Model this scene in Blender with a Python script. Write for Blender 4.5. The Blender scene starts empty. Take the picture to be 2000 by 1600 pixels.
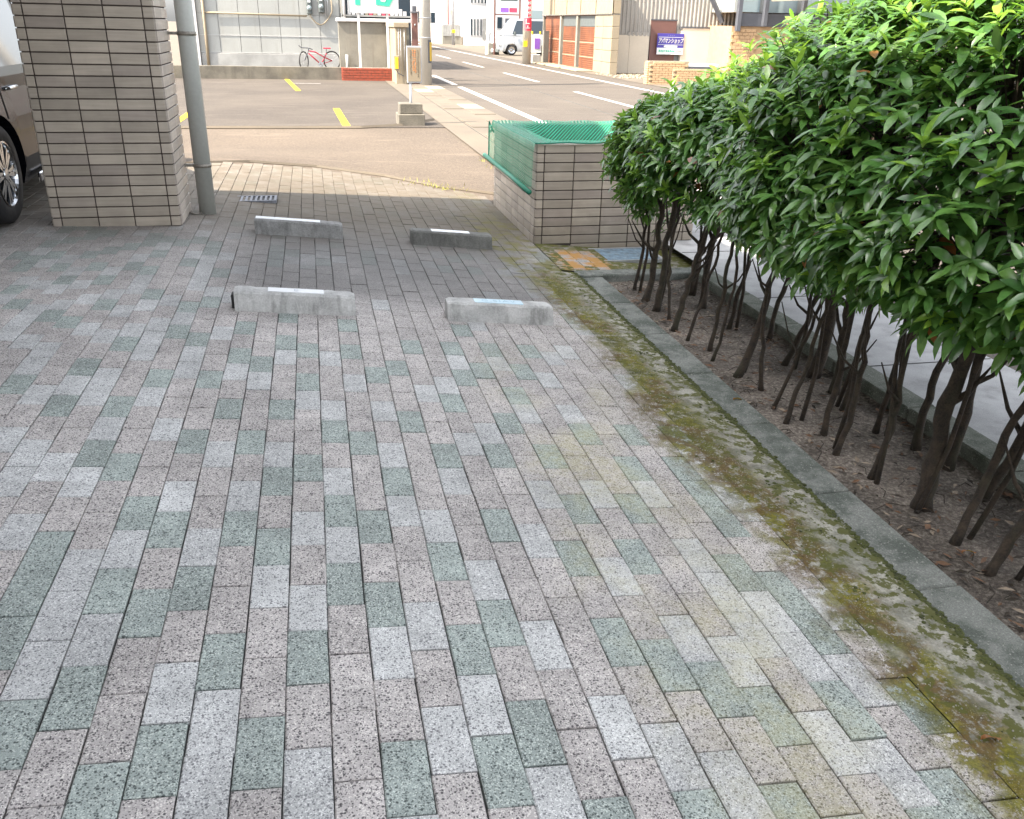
import bpy, bmesh, math, random
import numpy as np
from mathutils import Vector, Matrix, noise as mnoise
random.seed(7); rng = np.random.default_rng(7)
R_ = math.radians
scene = bpy.context.scene
col = scene.collection

# ------------------------------------------------------------------ camera, sky, sun, exposure
cam_d = bpy.data.cameras.new("camera"); cam = bpy.data.objects.new("camera", cam_d); col.objects.link(cam)
scene.camera = cam
_p, _r, _y = 0.4168, 0.0234, 0.2218
_fw = Vector((math.sin(_y)*math.cos(_p), math.cos(_y)*math.cos(_p), -math.sin(_p)))
_rt = Vector((math.cos(_y), -math.sin(_y), 0)); _up = _rt.cross(_fw)
_r2 = _rt*math.cos(_r) + _up*math.sin(_r); _u2 = -_rt*math.sin(_r) + _up*math.cos(_r)
CAM = Vector((0.0504, -2.1468, 1.4163))
m = Matrix.Identity(4)
for i in range(3):
    m[i][0] = _r2[i]; m[i][1] = _u2[i]; m[i][2] = -_fw[i]; m[i][3] = CAM[i]
cam.matrix_world = m
cam_d.sensor_width = 36; cam_d.lens = 36*1692.8/2000; cam_d.clip_start = .05; cam_d.clip_end = 2000

SUN_EL, SUN_DX, SUN_DY = R_(50), 1.0, 0.24           # horizontal direction in which shadows fall
world = bpy.data.worlds.new("World"); scene.world = world; world.use_nodes = True
wn = world.node_tree; wn.nodes.clear()
sky = wn.nodes.new("ShaderNodeTexSky"); sky.sky_type = 'NISHITA'; sky.sun_disc = False
sky.sun_elevation = SUN_EL; sky.sun_rotation = math.atan2(-SUN_DX, -SUN_DY)
sky.air_density = 0.9; sky.dust_density = 3.0; sky.ozone_density = 1.0; sky.altitude = 10
hs = wn.nodes.new("ShaderNodeHueSaturation"); hs.inputs["Saturation"].default_value = 0.22
bg = wn.nodes.new("ShaderNodeBackground"); bg.inputs[1].default_value = 0.15
wo = wn.nodes.new("ShaderNodeOutputWorld")
wn.links.new(sky.outputs[0], hs.inputs["Color"]); wn.links.new(hs.outputs[0], bg.inputs[0]); wn.links.new(bg.outputs[0], wo.inputs[0])
sun_d = bpy.data.lights.new("sun", 'SUN'); sun_d.energy = 3.7; sun_d.angle = R_(0.53); sun_d.color = (1, .87, .70)
sun = bpy.data.objects.new("sun", sun_d); col.objects.link(sun)
_h = math.hypot(SUN_DX, SUN_DY)
sdir = Vector((SUN_DX/_h*math.cos(SUN_EL), SUN_DY/_h*math.cos(SUN_EL), -math.sin(SUN_EL)))
sun.rotation_euler = sdir.to_track_quat('-Z', 'Y').to_euler(); sun.location = (-6, 0, 15)
vs = scene.view_settings; scene.display_settings.display_device = 'sRGB'
vs.view_transform = 'Standard'; vs.look = 'None'; vs.gamma = 1; vs.use_curve_mapping = False
vs.exposure = 2.2

# ------------------------------------------------------------------ helpers
WL = {}                                              # world location of each parent
def put(o, label=None, cat=None, group=None, kind=None):
    if label: o["label"] = label
    if cat: o["category"] = cat
    if group: o["group"] = group
    if kind: o["kind"] = kind
    return o
def link(o, parent=None, loc=(0, 0, 0)):
    col.objects.link(o)
    if parent is not None:
        o.parent = parent; pw = WL[parent.name]
        o.location = Vector(loc) - pw if loc is not None else Vector((0, 0, 0))
        WL[o.name] = Vector(loc) if loc is not None else pw
    else:
        o.location = loc or (0, 0, 0); WL[o.name] = Vector(o.location)
    return o
def thing(name, loc, label, cat, group=None, kind=None):
    o = bpy.data.objects.new(name, None); o.empty_display_size = .2
    link(o, None, loc); return put(o, label, cat, group, kind)
class MB:
    def __init__(s): s.v = []; s.f = []; s.m = []; s.mi = 0
    def add(s, vs_, fs):
        b = len(s.v); s.v += [tuple(v) for v in vs_]
        for f in fs: s.f.append(tuple(b+i for i in f)); s.m.append(s.mi)
        return s
    def box(s, x0, x1, y0, y1, z0, z1, M=None, taper=0):
        t = taper
        vv = [(x0, y0, z0), (x1, y0, z0), (x1, y1, z0), (x0, y1, z0), (x0+t, y0+t, z1), (x1-t, y0+t, z1), (x1-t, y1-t, z1), (x0+t, y1-t, z1)]
        if M is not None: vv = [M @ Vector(v) for v in vv]
        return s.add(vv, [(0, 3, 2, 1), (4, 5, 6, 7), (0, 1, 5, 4), (1, 2, 6, 5), (2, 3, 7, 6), (3, 0, 4, 7)])
    def cbox(s, x0, x1, y0, y1, z0, z1, c=.005, M=None):   # box with all edges chamfered
        bm = bmesh.new(); bmesh.ops.create_cube(bm, size=1)
        for v in bm.verts: v.co = Vector(((x0+x1)/2+v.co.x*(x1-x0), (y0+y1)/2+v.co.y*(y1-y0), (z0+z1)/2+v.co.z*(z1-z0)))
        bmesh.ops.bevel(bm, geom=bm.edges[:], offset=c, segments=1, affect='EDGES', profile=.5)
        vv = [(M @ v.co) if M is not None else v.co.copy() for v in bm.verts]; bm.verts.index_update()
        s.add(vv, [tuple(v.index for v in f.verts) for f in bm.faces]); bm.free(); return s
    def tube(s, pts, rad, n=8, cap=True):
        pts = [Vector(p) for p in pts]; rad = rad if hasattr(rad, '__len__') else [rad]*len(pts)
        b = len(s.v); ref = None
        for i, p in enumerate(pts):
            d = (pts[min(i+1, len(pts)-1)]-pts[max(i-1, 0)]).normalized()
            if ref is None: ref = Vector((0, 0, 1)) if abs(d.z) < .9 else Vector((1, 0, 0))
            a = d.cross(ref).normalized(); ref = a.cross(d).normalized()
            for k in range(n):
                t = 2*math.pi*k/n; s.v.append(tuple(p+(a*math.cos(t)+ref*math.sin(t))*rad[i]))
        for i in range(len(pts)-1):
            for k in range(n):
                k2 = (k+1) % n; s.f.append((b+i*n+k, b+i*n+k2, b+(i+1)*n+k2, b+(i+1)*n+k)); s.m.append(s.mi)
        if cap:
            s.f.append(tuple(b+k for k in range(n))); s.m.append(s.mi)
            s.f.append(tuple(b+(len(pts)-1)*n+k for k in reversed(range(n)))); s.m.append(s.mi)
        return s
    def prism(s, poly, f3, d):                        # poly of 2D points, f3(u,v)->Vector, extruded by vector d
        a = [Vector(f3(*q)) for q in poly]; n = len(a); d = Vector(d)
        return s.add(a+[q+d for q in a], [tuple(range(n))[::-1], tuple(range(n, 2*n))]+[(i, (i+1) % n, n+(i+1) % n, n+i) for i in range(n)])
    def lathe(s, prof, f3, n=24):                     # prof: (r,h); f3(r*cos,r*sin,h)
        b = len(s.v)
        for r, h in prof:
            for k in range(n):
                t = 2*math.pi*k/n; s.v.append(tuple(f3(r*math.cos(t), r*math.sin(t), h)))
        for i in range(len(prof)-1):
            for k in range(n):
                k2 = (k+1) % n; s.f.append((b+i*n+k, b+i*n+k2, b+(i+1)*n+k2, b+(i+1)*n+k)); s.m.append(s.mi)
        return s
    def mesh(s, name, mats, smooth=False, origin=(0, 0, 0), fix=True):
        me = bpy.data.meshes.new(name); o = Vector(origin)
        me.from_pydata([tuple(Vector(v)-o) for v in s.v], [], s.f)
        for q in (mats if isinstance(mats, (list, tuple)) else [mats]): me.materials.append(q)
        if max(s.m, default=0) > 0: me.polygons.foreach_set("material_index", s.m)
        if smooth: me.polygons.foreach_set("use_smooth", [True]*len(me.polygons))
        if fix and len(s.f) < 6000:
            bm = bmesh.new(); bm.from_mesh(me); bmesh.ops.recalc_face_normals(bm, faces=bm.faces); bm.to_mesh(me); bm.free()
        me.update(); return me
    def build(s, name, mats, parent=None, smooth=False, loc=None, fix=True):   # coordinates are world ones
        o = Vector(loc) if loc is not None else (WL[parent.name] if parent is not None else Vector((0, 0, 0)))
        ob = bpy.data.objects.new(name, s.mesh(name, mats, smooth, o, fix)); return link(ob, parent, o)
def inst(name, me, parent, loc, rot=None):
    o = bpy.data.objects.new(name, me); link(o, parent, loc)
    if rot is not None: o.rotation_euler = rot
    return o
def smst(x, a, b):
    t = min(1, max(0, (x-a)/(b-a))); return t*t*(3-2*t)

# ------------------------------------------------------------------ materials
class N:
    def __init__(s, name):
        s.mat = bpy.data.materials.new(name); s.mat.use_nodes = True; s.t = s.mat.node_tree; s.t.nodes.clear()
        s.out = s.n("ShaderNodeOutputMaterial"); s.b = s.n("ShaderNodeBsdfPrincipled"); s.l(s.b.outputs[0], s.out.inputs[0])
        s.geo = s.n("ShaderNodeNewGeometry"); s.pos = s.geo.outputs["Position"]
    def n(s, t, **k):
        q = s.t.nodes.new(t)
        for a, b in k.items(): setattr(q, a, b)
        return q
    def l(s, a, b): s.t.links.new(a, b)
    def inp(s, sock, v):
        if hasattr(v, 'is_output') or isinstance(v, bpy.types.NodeSocket): s.l(v, sock)
        else: sock.default_value = v
    def math(s, op, a, b=0.0, clamp=False):
        q = s.n("ShaderNodeMath", operation=op, use_clamp=clamp); s.inp(q.inputs[0], a); s.inp(q.inputs[1], b); return q.outputs[0]
    def noise(s, scale, detail=4, vec=None, rough=.55, dist=0):
        q = s.n("ShaderNodeTexNoise"); s.l(vec or s.pos, q.inputs["Vector"]); q.inputs["Scale"].default_value = scale
        q.inputs["Detail"].default_value = detail; q.inputs["Roughness"].default_value = rough; q.inputs["Distortion"].default_value = dist; return q.outputs[0]
    def voro(s, scale, vec=None, feature='F1'):
        q = s.n("ShaderNodeTexVoronoi", feature=feature); s.l(vec or s.pos, q.inputs["Vector"]); q.inputs["Scale"].default_value = scale; return q
    def mr(s, x, a, b, lo=0.0, hi=1.0, sm=True):
        q = s.n("ShaderNodeMapRange", interpolation_type='SMOOTHSTEP' if sm else 'LINEAR'); s.inp(q.inputs[0], x)
        for i, v in enumerate((a, b, lo, hi)): q.inputs[i+1].default_value = v
        return q.outputs[0]
    def mix(s, f, a, b, mode='MIX'):
        q = s.n("ShaderNodeMix", data_type='RGBA', blend_type=mode); s.inp(q.inputs[0], f)
        for i, v in ((6, a), (7, b)): s.inp(q.inputs[i], v if not isinstance(v, tuple) or len(v) == 4 else v+(1,))
        return q.outputs[2]
    def scale(s, c, k):                               # colour times scalar socket
        return s.mix(1.0, c, s.comb(k, k, k), 'MULTIPLY')
    def comb(s, a, b, c):
        q = s.n("ShaderNodeCombineXYZ")
        for i, v in enumerate((a, b, c)): s.inp(q.inputs[i], v)
        return q.outputs[0]
    def sep(s, v=None):
        q = s.n("ShaderNodeSeparateXYZ"); s.l(v or s.pos, q.inputs[0]); return q.outputs
    def ramp(s, f, stops):
        q = s.n("ShaderNodeValToRGB"); s.inp(q.inputs[0], f); e = q.color_ramp.elements
        while len(e) < len(stops): e.new(.5)
        for i, (p, c) in enumerate(stops): e[i].position = p; e[i].color = c+(1,)
        return q.outputs[0]
    def bump(s, h, st=.3, d=.01):
        q = s.n("ShaderNodeBump"); q.inputs["Strength"].default_value = st; q.inputs["Distance"].default_value = d
        s.inp(q.inputs["Height"], h); s.l(q.outputs[0], s.b.inputs["Normal"])
    def fin(s, c, rough=.7, metal=0, spec=.5):
        s.inp(s.b.inputs["Base Color"], c if not isinstance(c, tuple) else c+(1,) if len(c) == 3 else c)
        s.inp(s.b.inputs["Roughness"], rough); s.b.inputs["Metallic"].default_value = metal; s.b.inputs["Specular IOR Level"].default_value = spec
        return s.mat
def rgb(k, c): return tuple(min(1, x*k) for x in c)
def M(name, c, rough=.7, var=.18, sc=2.0, fine=60, bump=.15, metal=0, spec=.5, stain=None, stainsc=1.2):
    n = N(name); a = n.noise(sc, 5); f = n.noise(fine, 3)
    k = n.math('ADD', n.mr(a, .25, .75, 1-var, 1+var*.7), n.mr(f, .3, .7, -var*.4, var*.4))
    cc = n.scale(n.mix(0.0, c, c), k)
    if stain:                                         # streaky dirt that runs down the thing
        mp = n.n("ShaderNodeMapping"); n.l(n.pos, mp.inputs[0]); mp.inputs["Scale"].default_value = (6, 6, .5)
        cc = n.mix(n.mr(n.noise(stainsc, 5, mp.outputs[0]), .48, .8, 0, .6), cc, stain)
    n.bump(n.math('ADD', f, a), bump, .004)
    return n.fin(cc, n.mr(a, .3, .7, max(.05, rough-.08), min(1, rough+.08)), metal, spec)

def weather_and_sun_tone(n, c):
    """moss, algae, dirt, rust and a painted sun-and-shade tone on the paving, laid out by place"""
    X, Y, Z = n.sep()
    n1 = n.noise(1.6, 4); n2 = n.noise(7, 5); n3 = n.noise(26, 5); n4 = n.noise(90, 3)
    Xd = n.math('ADD', X, n.math('ADD', n.math('MULTIPLY', n.math('SUBTRACT', n1, .5), .42), n.math('ADD', n.math('MULTIPLY', n.math('SUBTRACT', n2, .5), .26), n.math('MULTIPLY', n.math('SUBTRACT', n3, .5), .14))))
    # parked-car grime between the stops
    g = n.math('MULTIPLY', n.math('MULTIPLY', n.mr(X, -.75, -.25), n.mr(Xd, 1.75, 1.3)), n.mr(Y, 2.45, 2.95))
    g = n.math('MULTIPLY', g, n.mr(Y, 7.4, 5.2, .25, 1))
    dirt = n.math('MULTIPLY', n.math('MULTIPLY', n.mr(Y, 1.9, 4.2), n.mr(n2, .25, .6, .75, 1)), .42)
    c = n.mix(dirt, c, (.215, .208, .198))
    c = n.mix(n.math('MULTIPLY', n.math('MULTIPLY', g, n.mr(n1, .2, .6, .75, 1)), .70), c, (.088, .087, .086))
    c = n.mix(n.math('MULTIPLY', n.math('MULTIPLY', n.mr(Y, 3.4, 5.1), n.mr(n2, .2, .6, .8, 1)), .86), c, (.098, .078, .052))  # tan-dark tone painted in for sunlight colour and shade depth at the far end
    # wide yellow-green algae tint
    al = n.math('MULTIPLY', n.math('MULTIPLY', n.mr(n.math('ABSOLUTE', n.math('SUBTRACT', Xd, 1.02)), .38, .08), n.mr(Y, 2.2, 1.2)), n.mr(n.noise(2.3, 3), .38, .62))
    c = n.mix(n.math('MULTIPLY', n.math('MULTIPLY', al, n.mr(n.math('ADD', n.math('MULTIPLY', n3, .6), n.math('MULTIPLY', n4, .4)), .36, .58, .35, 1)), .40), c, (.40, .365, .16))
    c = n.scale(c, n.mr(n.noise(.9, 5, rough=.65), .35, .65, .88, 1.06))
    # moss and brown algae band
    cov = n.math('MULTIPLY', n.mr(Xd, 1.30, 1.50), n.mr(n.math('ADD', n.math('MULTIPLY', Xd, .35), n.math('MULTIPLY', X, .65)), 1.68, 1.58, .12, 1))
    cov = n.math('MULTIPLY', cov, n.mr(n.math('ADD', n.math('MULTIPLY', n2, .55), n.math('MULTIPLY', n3, .45)), .27, .41))
    cov = n.math('MULTIPLY', cov, n.mr(Y, 3.9, 3.2, .25, 1))
    mc = n.ramp(n.noise(3.1, 4), [(.34, (.050, .054, .010)), (.48, (.150, .138, .012)), (.55, (.110, .070, .022)), (.66, (.095, .098, .014))])
    gr = n.noise(75, 5, rough=.7); mc = n.scale(mc, n.mr(gr, .3, .7, .35, 1.45, False))
    mc = n.mix(n.math('MULTIPLY', n.mr(n.noise(230, 2), .60, .68), n.mr(n.noise(5, 3), .45, .62, .08, .85)), mc, (.36, .35, .28))
    cov = n.math('MULTIPLY', cov, n.mr(n.math('ADD', n.math('MULTIPLY', gr, .45), n.math('MULTIPLY', n3, .55)), .38, .50, .12, 1))
    cov = n.math('MULTIPLY', cov, n.mr(n.noise(2.4, 4, dist=.6), .34, .45, .55, 1))
    c = n.mix(n.math('MULTIPLY', cov, .95), c, mc)
    # moss patches round the enclosure foot
    far = n.math('MULTIPLY', n.math('MULTIPLY', n.mr(Y, 2.9, 3.6), n.mr(Y, 6.2, 4.6)), n.mr(Xd, 1.12, 1.45))
    c = n.mix(n.math('MULTIPLY', n.math('MULTIPLY', far, n.mr(n2, .48, .60)), .8), c, (.13, .12, .03))
    # orange rust wash beside the blue cover
    o = n.math('MULTIPLY', n.math('MULTIPLY', n.mr(X, 1.66, 1.8), n.mr(X, 2.25, 2.05)), n.math('MULTIPLY', n.mr(Y, 3.62, 3.75), n.mr(Y, 4.35, 4.2)))
    c = n.mix(n.math('MULTIPLY', n.math('MULTIPLY', o, n.mr(n2, .42, .56)), .62), c, (.50, .24, .06))
    return c

def paver_mat(name, base, dark, light):
    n = N(name); oi = n.n("ShaderNodeObjectInfo")
    rnd = n.math('FRACT', n.math('ADD', oi.outputs["Random"], n.geo.outputs["Random Per Island"]))
    v1 = n.voro(330); q = n.sep(v1.outputs["Color"])
    v2 = n.voro(135); q2 = n.sep(v2.outputs["Color"])
    c = n.scale(n.mix(0.0, base, base), n.mr(rnd, 0, 1, .88, 1.12, False))
    c = n.mix(n.math('MULTIPLY', n.math('GREATER_THAN', q[0], .80), .75), c, light)
    c = n.mix(n.math('MULTIPLY', n.math('LESS_THAN', q2[1], .20), n.mr(v2.outputs["Distance"], .55, .25)), c, dark)
    c = n.mix(n.math('MULTIPLY', n.math('LESS_THAN', q[2], .16), .8), c, dark)
    c = n.scale(c, n.mr(n.noise(9, 4), .3, .7, .86, 1.08)); c = n.scale(c, n.mr(n.noise(420, 2), .25, .75, .78, 1.2))
    c = weather_and_sun_tone(n, c)
    n.bump(n.math('ADD', q[0], n.noise(300, 2)), .25, .0015)
    return n.fin(c, .78, 0, .35)
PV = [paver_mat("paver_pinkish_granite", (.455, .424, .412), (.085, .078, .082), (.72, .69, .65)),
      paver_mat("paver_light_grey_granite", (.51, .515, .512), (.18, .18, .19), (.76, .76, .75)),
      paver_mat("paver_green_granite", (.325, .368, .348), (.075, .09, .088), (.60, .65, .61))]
def strip_mat():
    n = N("mossy_mortar"); c = n.mix(n.mr(n.noise(14, 5), .4, .6), (.38, .37, .33), (.20, .20, .17))
    c = n.scale(c, n.mr(n.noise(120, 3), .3, .7, .8, 1.15)); c = weather_and_sun_tone(n, c)
    X, Y, Z = n.sep(); nn = n.noise(19, 6, rough=.65)
    sp = n.mr(n.math('ADD', nn, n.mr(X, 1.60, 1.78, 0, .10, False)), .535, .60)
    c = n.mix(n.math('MULTIPLY', sp, .92), c, (.085, .090, .022))
    n.bump(n.math('ADD', n.noise(60, 5), nn), .6, .004); return n.fin(c, .9, 0, .2)
MORTAR = strip_mat()
def kerb_mat(name, c0, c1):
    n = N(name); c = n.mix(n.mr(n.noise(7, 7, rough=.68), .38, .60), c0, c1)
    v = n.voro(110); c = n.mix(n.math('MULTIPLY', n.math('MULTIPLY', n.math('GREATER_THAN', n.sep(v.outputs["Color"])[0], .86), n.mr(n.math('ADD', v.outputs["Distance"], n.noise(60, 3)), .9, .5)), .5), c, (.42, .43, .40))
    c = n.scale(c, n.mr(n.noise(200, 3), .3, .7, .75, 1.2)); c = n.mix(n.mr(n.noise(130, 2), .63, .70, 0, .55), c, (.46, .46, .42)); n.bump(n.noise(150, 4), .5, .003); return n.fin(c, .85, 0, .3)
KERB = kerb_mat("weathered_kerb", (.095, .108, .095), (.205, .215, .200))
KERB2 = kerb_mat("green_stained_kerb", (.075, .088, .066), (.14, .15, .125))
JOINT = M("dark_joint_sand", (.050, .050, .048), .95, .3, 6, 200, .4)
def soil_mat():
    n = N("bed_soil"); c = n.ramp(n.noise(60, 7, rough=.8), [(.32, (.085, .072, .062)), (.5, (.24, .205, .175)), (.66, (.56, .50, .43))])
    c = n.mix(n.mr(n.noise(3, 3), .42, .62), c, n.scale(c, .55)); n.bump(n.math('ADD', n.noise(60, 6), n.noise(240, 3)), .9, .01); return n.fin(c, .95, 0, .2)
SOIL = soil_mat()
def asphalt(name, c, dark, pebble=.35):
    n = N(name); v = n.voro(70); q = n.sep(v.outputs["Color"])
    cc = n.mix(n.mr(n.noise(.45, 5), .35, .65), c, dark)
    cc = n.mix(n.math('MULTIPLY', n.math('GREATER_THAN', q[0], .6), pebble), cc, rgb(1.5, c))
    cc = n.mix(n.math('MULTIPLY', n.math('LESS_THAN', q[1], .25), pebble), cc, rgb(.55, c))
    mp = n.n("ShaderNodeMapping"); n.l(n.pos, mp.inputs[0]); mp.inputs["Scale"].default_value = (.6, 2.2, 1)
    cc = n.mix(n.mr(n.noise(1.3, 7, mp.outputs[0], .68), .54, .70, 0, .55), cc, rgb(1.6, c))
    n.bump(n.math('ADD', q[0], n.noise(200, 2)), .4, .004); return n.fin(cc, .9, 0, .3)
ASPH_ROAD = asphalt("road_asphalt", (.086, .074, .063), (.070, .060, .052))
ASPH_LOT = asphalt("lot_asphalt", (.076, .065, .055), (.054, .046, .040))
ASPH_DRIVE = asphalt("pink_drive_asphalt", (.102, .082, .064), (.080, .065, .052), .5)
CONC = M("pale_concrete", (.115, .096, .073), .85, .2, 1.5, 90, .3)
PAVE_R = M("sidewalk_concrete", (.35, .352, .355), .9, .22, 5, 160, .5, stain=(.13, .13, .125))
WALLC = M("stained_concrete_wall", (.135, .123, .10), .9, .35, 3, 60, .3, stain=(.07, .065, .05))
GRATE = M("dull_grate_steel", (.20, .21, .24), .6, .3, 20, 90, .1, .3)
STOPC = [M("stop_concrete_pale", (.47, .47, .462), .85, .28, 8, 120, .45, stain=(.10, .10, .09), stainsc=3.5),
         M("stop_concrete_dark", (.15, .15, .14), .9, .35, 9, 120, .35, stain=(.05, .05, .045), stainsc=2.5), M("stop_concrete_mid", (.25, .25, .245), .9, .35, 9, 120, .4, stain=(.07, .07, .065), stainsc=2.5)]
def tile_mat(name, c):
    n = N(name); oi = n.n("ShaderNodeObjectInfo"); r = oi.outputs["Random"]
    cc = n.mix(r, rgb(.80, c), rgb(1.12, c)); r2 = n.math('FRACT', n.math('MULTIPLY', r, 7.3))
    cc = n.mix(n.mr(r2, .7, 1, 0, .5, False), cc, (.27, .225, .21))
    mp = n.n("ShaderNodeMapping"); n.l(n.pos, mp.inputs[0]); mp.inputs["Scale"].default_value = (3, 3, 60)
    cc = n.scale(cc, n.mr(n.noise(1, 4, mp.outputs[0]), .3, .7, .92, 1.07)); cc = n.scale(cc, n.mr(n.noise(5, 4), .3, .7, .88, 1.06)); Z_ = n.sep()[2]; cc = n.mix(n.math('MULTIPLY', n.mr(n.math('ADD', Z_, n.math('MULTIPLY', n.noise(8, 5), .5)), .42, .10), .45), cc, (.15, .13, .10))
    n.bump(n.noise(90, 3), .08, .002); return n.fin(cc, .42, 0, .5)
TILE = tile_mat("beige_glazed_tile", (.43, .375, .310))
TILE_LIT = tile_mat("pinkish_beige_lit_tile", (.46, .405, .355))  # same tile with open-sky light put into its colour, for the lighter faces
GROUT = M("dark_grout", (.085, .068, .060), .95, .2, 10, 100, .2)
PIPE = M("grey_pvc_pipe", (.40, .41, .385), .45, .08, 2, 50, .03)
STEEL = M("weathered_steel", (.26, .24, .21), .5, .3, 20, 80, .1, .6)
DARKST = M("dark_painted_steel", (.075, .080, .095), .45, .15, 3, 60, .05)
GALV = M("galvanised_steel", (.42, .43, .45), .45, .15, 6, 60, .05, .5)
def worn(name, c, under):
    n = N(name); cc = n.scale(n.mix(0.0, c, c), n.mr(n.noise(3, 4), .3, .7, .85, 1.08))
    cc = n.mix(n.mr(n.math('ADD', n.math('MULTIPLY', n.noise(14, 6, rough=.7), .6), n.math('MULTIPLY', n.noise(70, 3), .4)), .55, .62, 0, .8), cc, under)
    return n.fin(cc, .85, 0, .3)
WHITE = M("white_paint", (.52, .52, .52), .5, .06, 2, 60, .05)
LINEW = worn("road_line_white", (.44, .43, .41), (.10, .088, .078)); LINEY = worn("lot_line_yellow", (.55, .40, .02), (.10, .085, .06))
CREAM = M("cream_wall", (.26, .215, .15), .75, .10, 1.5, 40, .1)
PANELG = M("grey_siding", (.30, .31, .30), .6, .10, .9, 40, .05, stain=(.24, .24, .22))
PLINTH = M("grey_plinth", (.27, .275, .27), .85, .2, 2, 50, .2)
BLOCKW = M("grey_block_wall", (.21, .20, .17), .85, .22, 1.6, 40, .2, stain=(.14, .12, .09))
REDBR = M("red_brick", (.24, .052, .028), .8, .22, 9, 60, .2)
ORBR = M("orange_brick", (.42, .28, .16), .8, .14, 8, 60, .2)
RUST = M("rusty_orange_shutter", (.18, .062, .026), .65, .30, 2.5, 40, .1, stain=(.20, .09, .05))
BROWN = M("brown_door", (.135, .065, .055), .5, .12, 2, 50, .05)
CORR = M("grey_corrugated_sheet", (.34, .325, .30), .55, .14, .8, 30, .05, .2, stain=(.22, .20, .17))
BEIGE = M("beige_panel", (.55, .49, .40), .7, .08, .8, 30, .05)
NAVY = M("sign_purple", (.050, .040, .27), .45, .05, 2, 30, 0)
GREENP = M("sign_green", (.035, .40, .27), .45, .05, 2, 30, 0)
SIGNW = M("sign_white", (.62, .66, .66), .4, .06, 2, 30, 0)
REDP = M("sign_red", (.70, .045, .09), .45, .08, 3, 30, 0)
PURP = M("sign_violet", (.22, .09, .45), .45, .1, 3, 30, 0)
ORTX = M("orange_print", (.80, .27, .05), .6, .05, 2, 30, 0)
DKTX = M("dark_print", (.10, .085, .06), .6, .05, 2, 30, 0)
YELLOW = M("guard_yellow", (.75, .48, .02), .5, .08, 4, 30, 0)
BLACK = M("black_rubber", (.018, .018, .019), .7, .15, 12, 80, .15)
GREYDK = M("dark_grey_plastic", (.085, .10, .10), .5, .12, 5, 40, .05)
def gloss(name, c, rough=.12, coat=1.0, metal=0.0, spec=.5):
    n = N(name); n.b.inputs["Coat Weight"].default_value = coat; n.b.inputs["Coat Roughness"].default_value = .03
    return n.fin(n.scale(n.mix(0.0, c, c), n.mr(n.noise(60, 2), .3, .7, .95, 1.05)), rough, metal, spec)
CARP = gloss("black_car_paint", (.005, .006, .009), .16, .0, 0, .16); VANP = gloss("silver_car_paint", (.46, .49, .52), .3, 1, .35)
CHROME = gloss("bright_alloy", (.58, .60, .63), .18, 0, 1.0); REDPAINT = gloss("red_frame_paint", (.45, .02, .05), .3)
GLASS = gloss("dark_window_glass", (.02, .032, .045), .06, .3); PALEGL = gloss("pale_window_glass", (.22, .28, .30), .08)
def leafmat(name, c0, c1, tr=.28):
    n = N(name); oi = n.n("ShaderNodeObjectInfo")
    r = n.math('FRACT', n.math('ADD', oi.outputs["Random"], n.geo.outputs["Random Per Island"]))
    c = n.mix(r, c0, c1); c = n.scale(c, n.mr(n.noise(40, 3), .3, .7, .85, 1.15))
    c = n.mix(n.math('MULTIPLY', n.geo.outputs["Backfacing"], .45), c, (.12, .17, .075))
    n.fin(c, .24, 0, .75); t = n.n("ShaderNodeBsdfTranslucent"); n.l(n.mix(1.0, c, (1.6, 1.7, .7), 'MULTIPLY'), t.inputs[0])
    mx = n.n("ShaderNodeMixShader"); mx.inputs[0].default_value = tr
    n.l(n.b.outputs[0], mx.inputs[1]); n.l(t.outputs[0], mx.inputs[2]); n.l(mx.outputs[0], n.out.inputs[0]); return n.mat
LEAF = [leafmat("leaf_deep_green", (.040, .110, .030), (.070, .165, .040)), leafmat("leaf_mid_green", (.078, .190, .048), (.135, .270, .062)),
        leafmat("leaf_young_green", (.15, .31, .04), (.24, .40, .06), .34), leafmat("leaf_old_brown", (.24, .075, .035), (.36, .17, .07))]
BARK = M("mossy_bark", (.042, .031, .022), .9, .6, 30, 160, .9, stain=(.030, .036, .016), stainsc=3)
def netmat():
    n = N("green_netting"); X, Y, Z = n.sep(); g = n.math('ADD', X, n.math('MULTIPLY', Z, .7)); h = n.math('ADD', Y, n.math('MULTIPLY', Z, 1.0))
    def lines(a, b): return n.math('LESS_THAN', n.math('FRACT', n.math('MULTIPLY', n.math('ADD', a, b), 30)), .27)
    al = n.math('MAXIMUM', lines(g, h), lines(g, n.math('MULTIPLY', h, -1)))
    c = n.mix(n.noise(9, 3), (.014, .24, .12), (.04, .42, .26)); n.fin(c, .5)
    t = n.n("ShaderNodeBsdfTransparent"); mx = n.n("ShaderNodeMixShader"); n.l(al, mx.inputs[0]); n.l(t.outputs[0], mx.inputs[1]); n.l(n.b.outputs[0], mx.inputs[2])
    n.l(mx.outputs[0], n.out.inputs[0]); return n.mat
NET = netmat(); NETEDGE = M("green_net_hem", (.015, .19, .12), .5, .2, 30, 80, .1)
BLUEC = M("blue_scuffed_cover", (.16, .235, .30), .6, .45, 22, 60, .3, stain=(.33, .37, .38), stainsc=4)
MOSS = M("moss_cushion", (.060, .070, .018), .95, .45, 30, 140, .6)
WEED = M("dry_weed", (.30, .30, .05), .8, .3, 9, 30, .1)

# ------------------------------------------------------------------ ground levels
def apron(x, y):
    xx = min(x, 2.62); w = smst(y, 1.4, 3.3)
    if xx < -.85: return .0788+(-xx-.85)*(.0927*(1-w)+.018*w)-.0014*y
    return -.0927*xx-.0014*y
def gz(x, y):
    s = smst(y, 7.2, 11); return apron(x, y)*(1-s)-.18*s
KS = math.sqrt(1+.0927**2); CW = .1/KS              # paver column width seen from above

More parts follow.
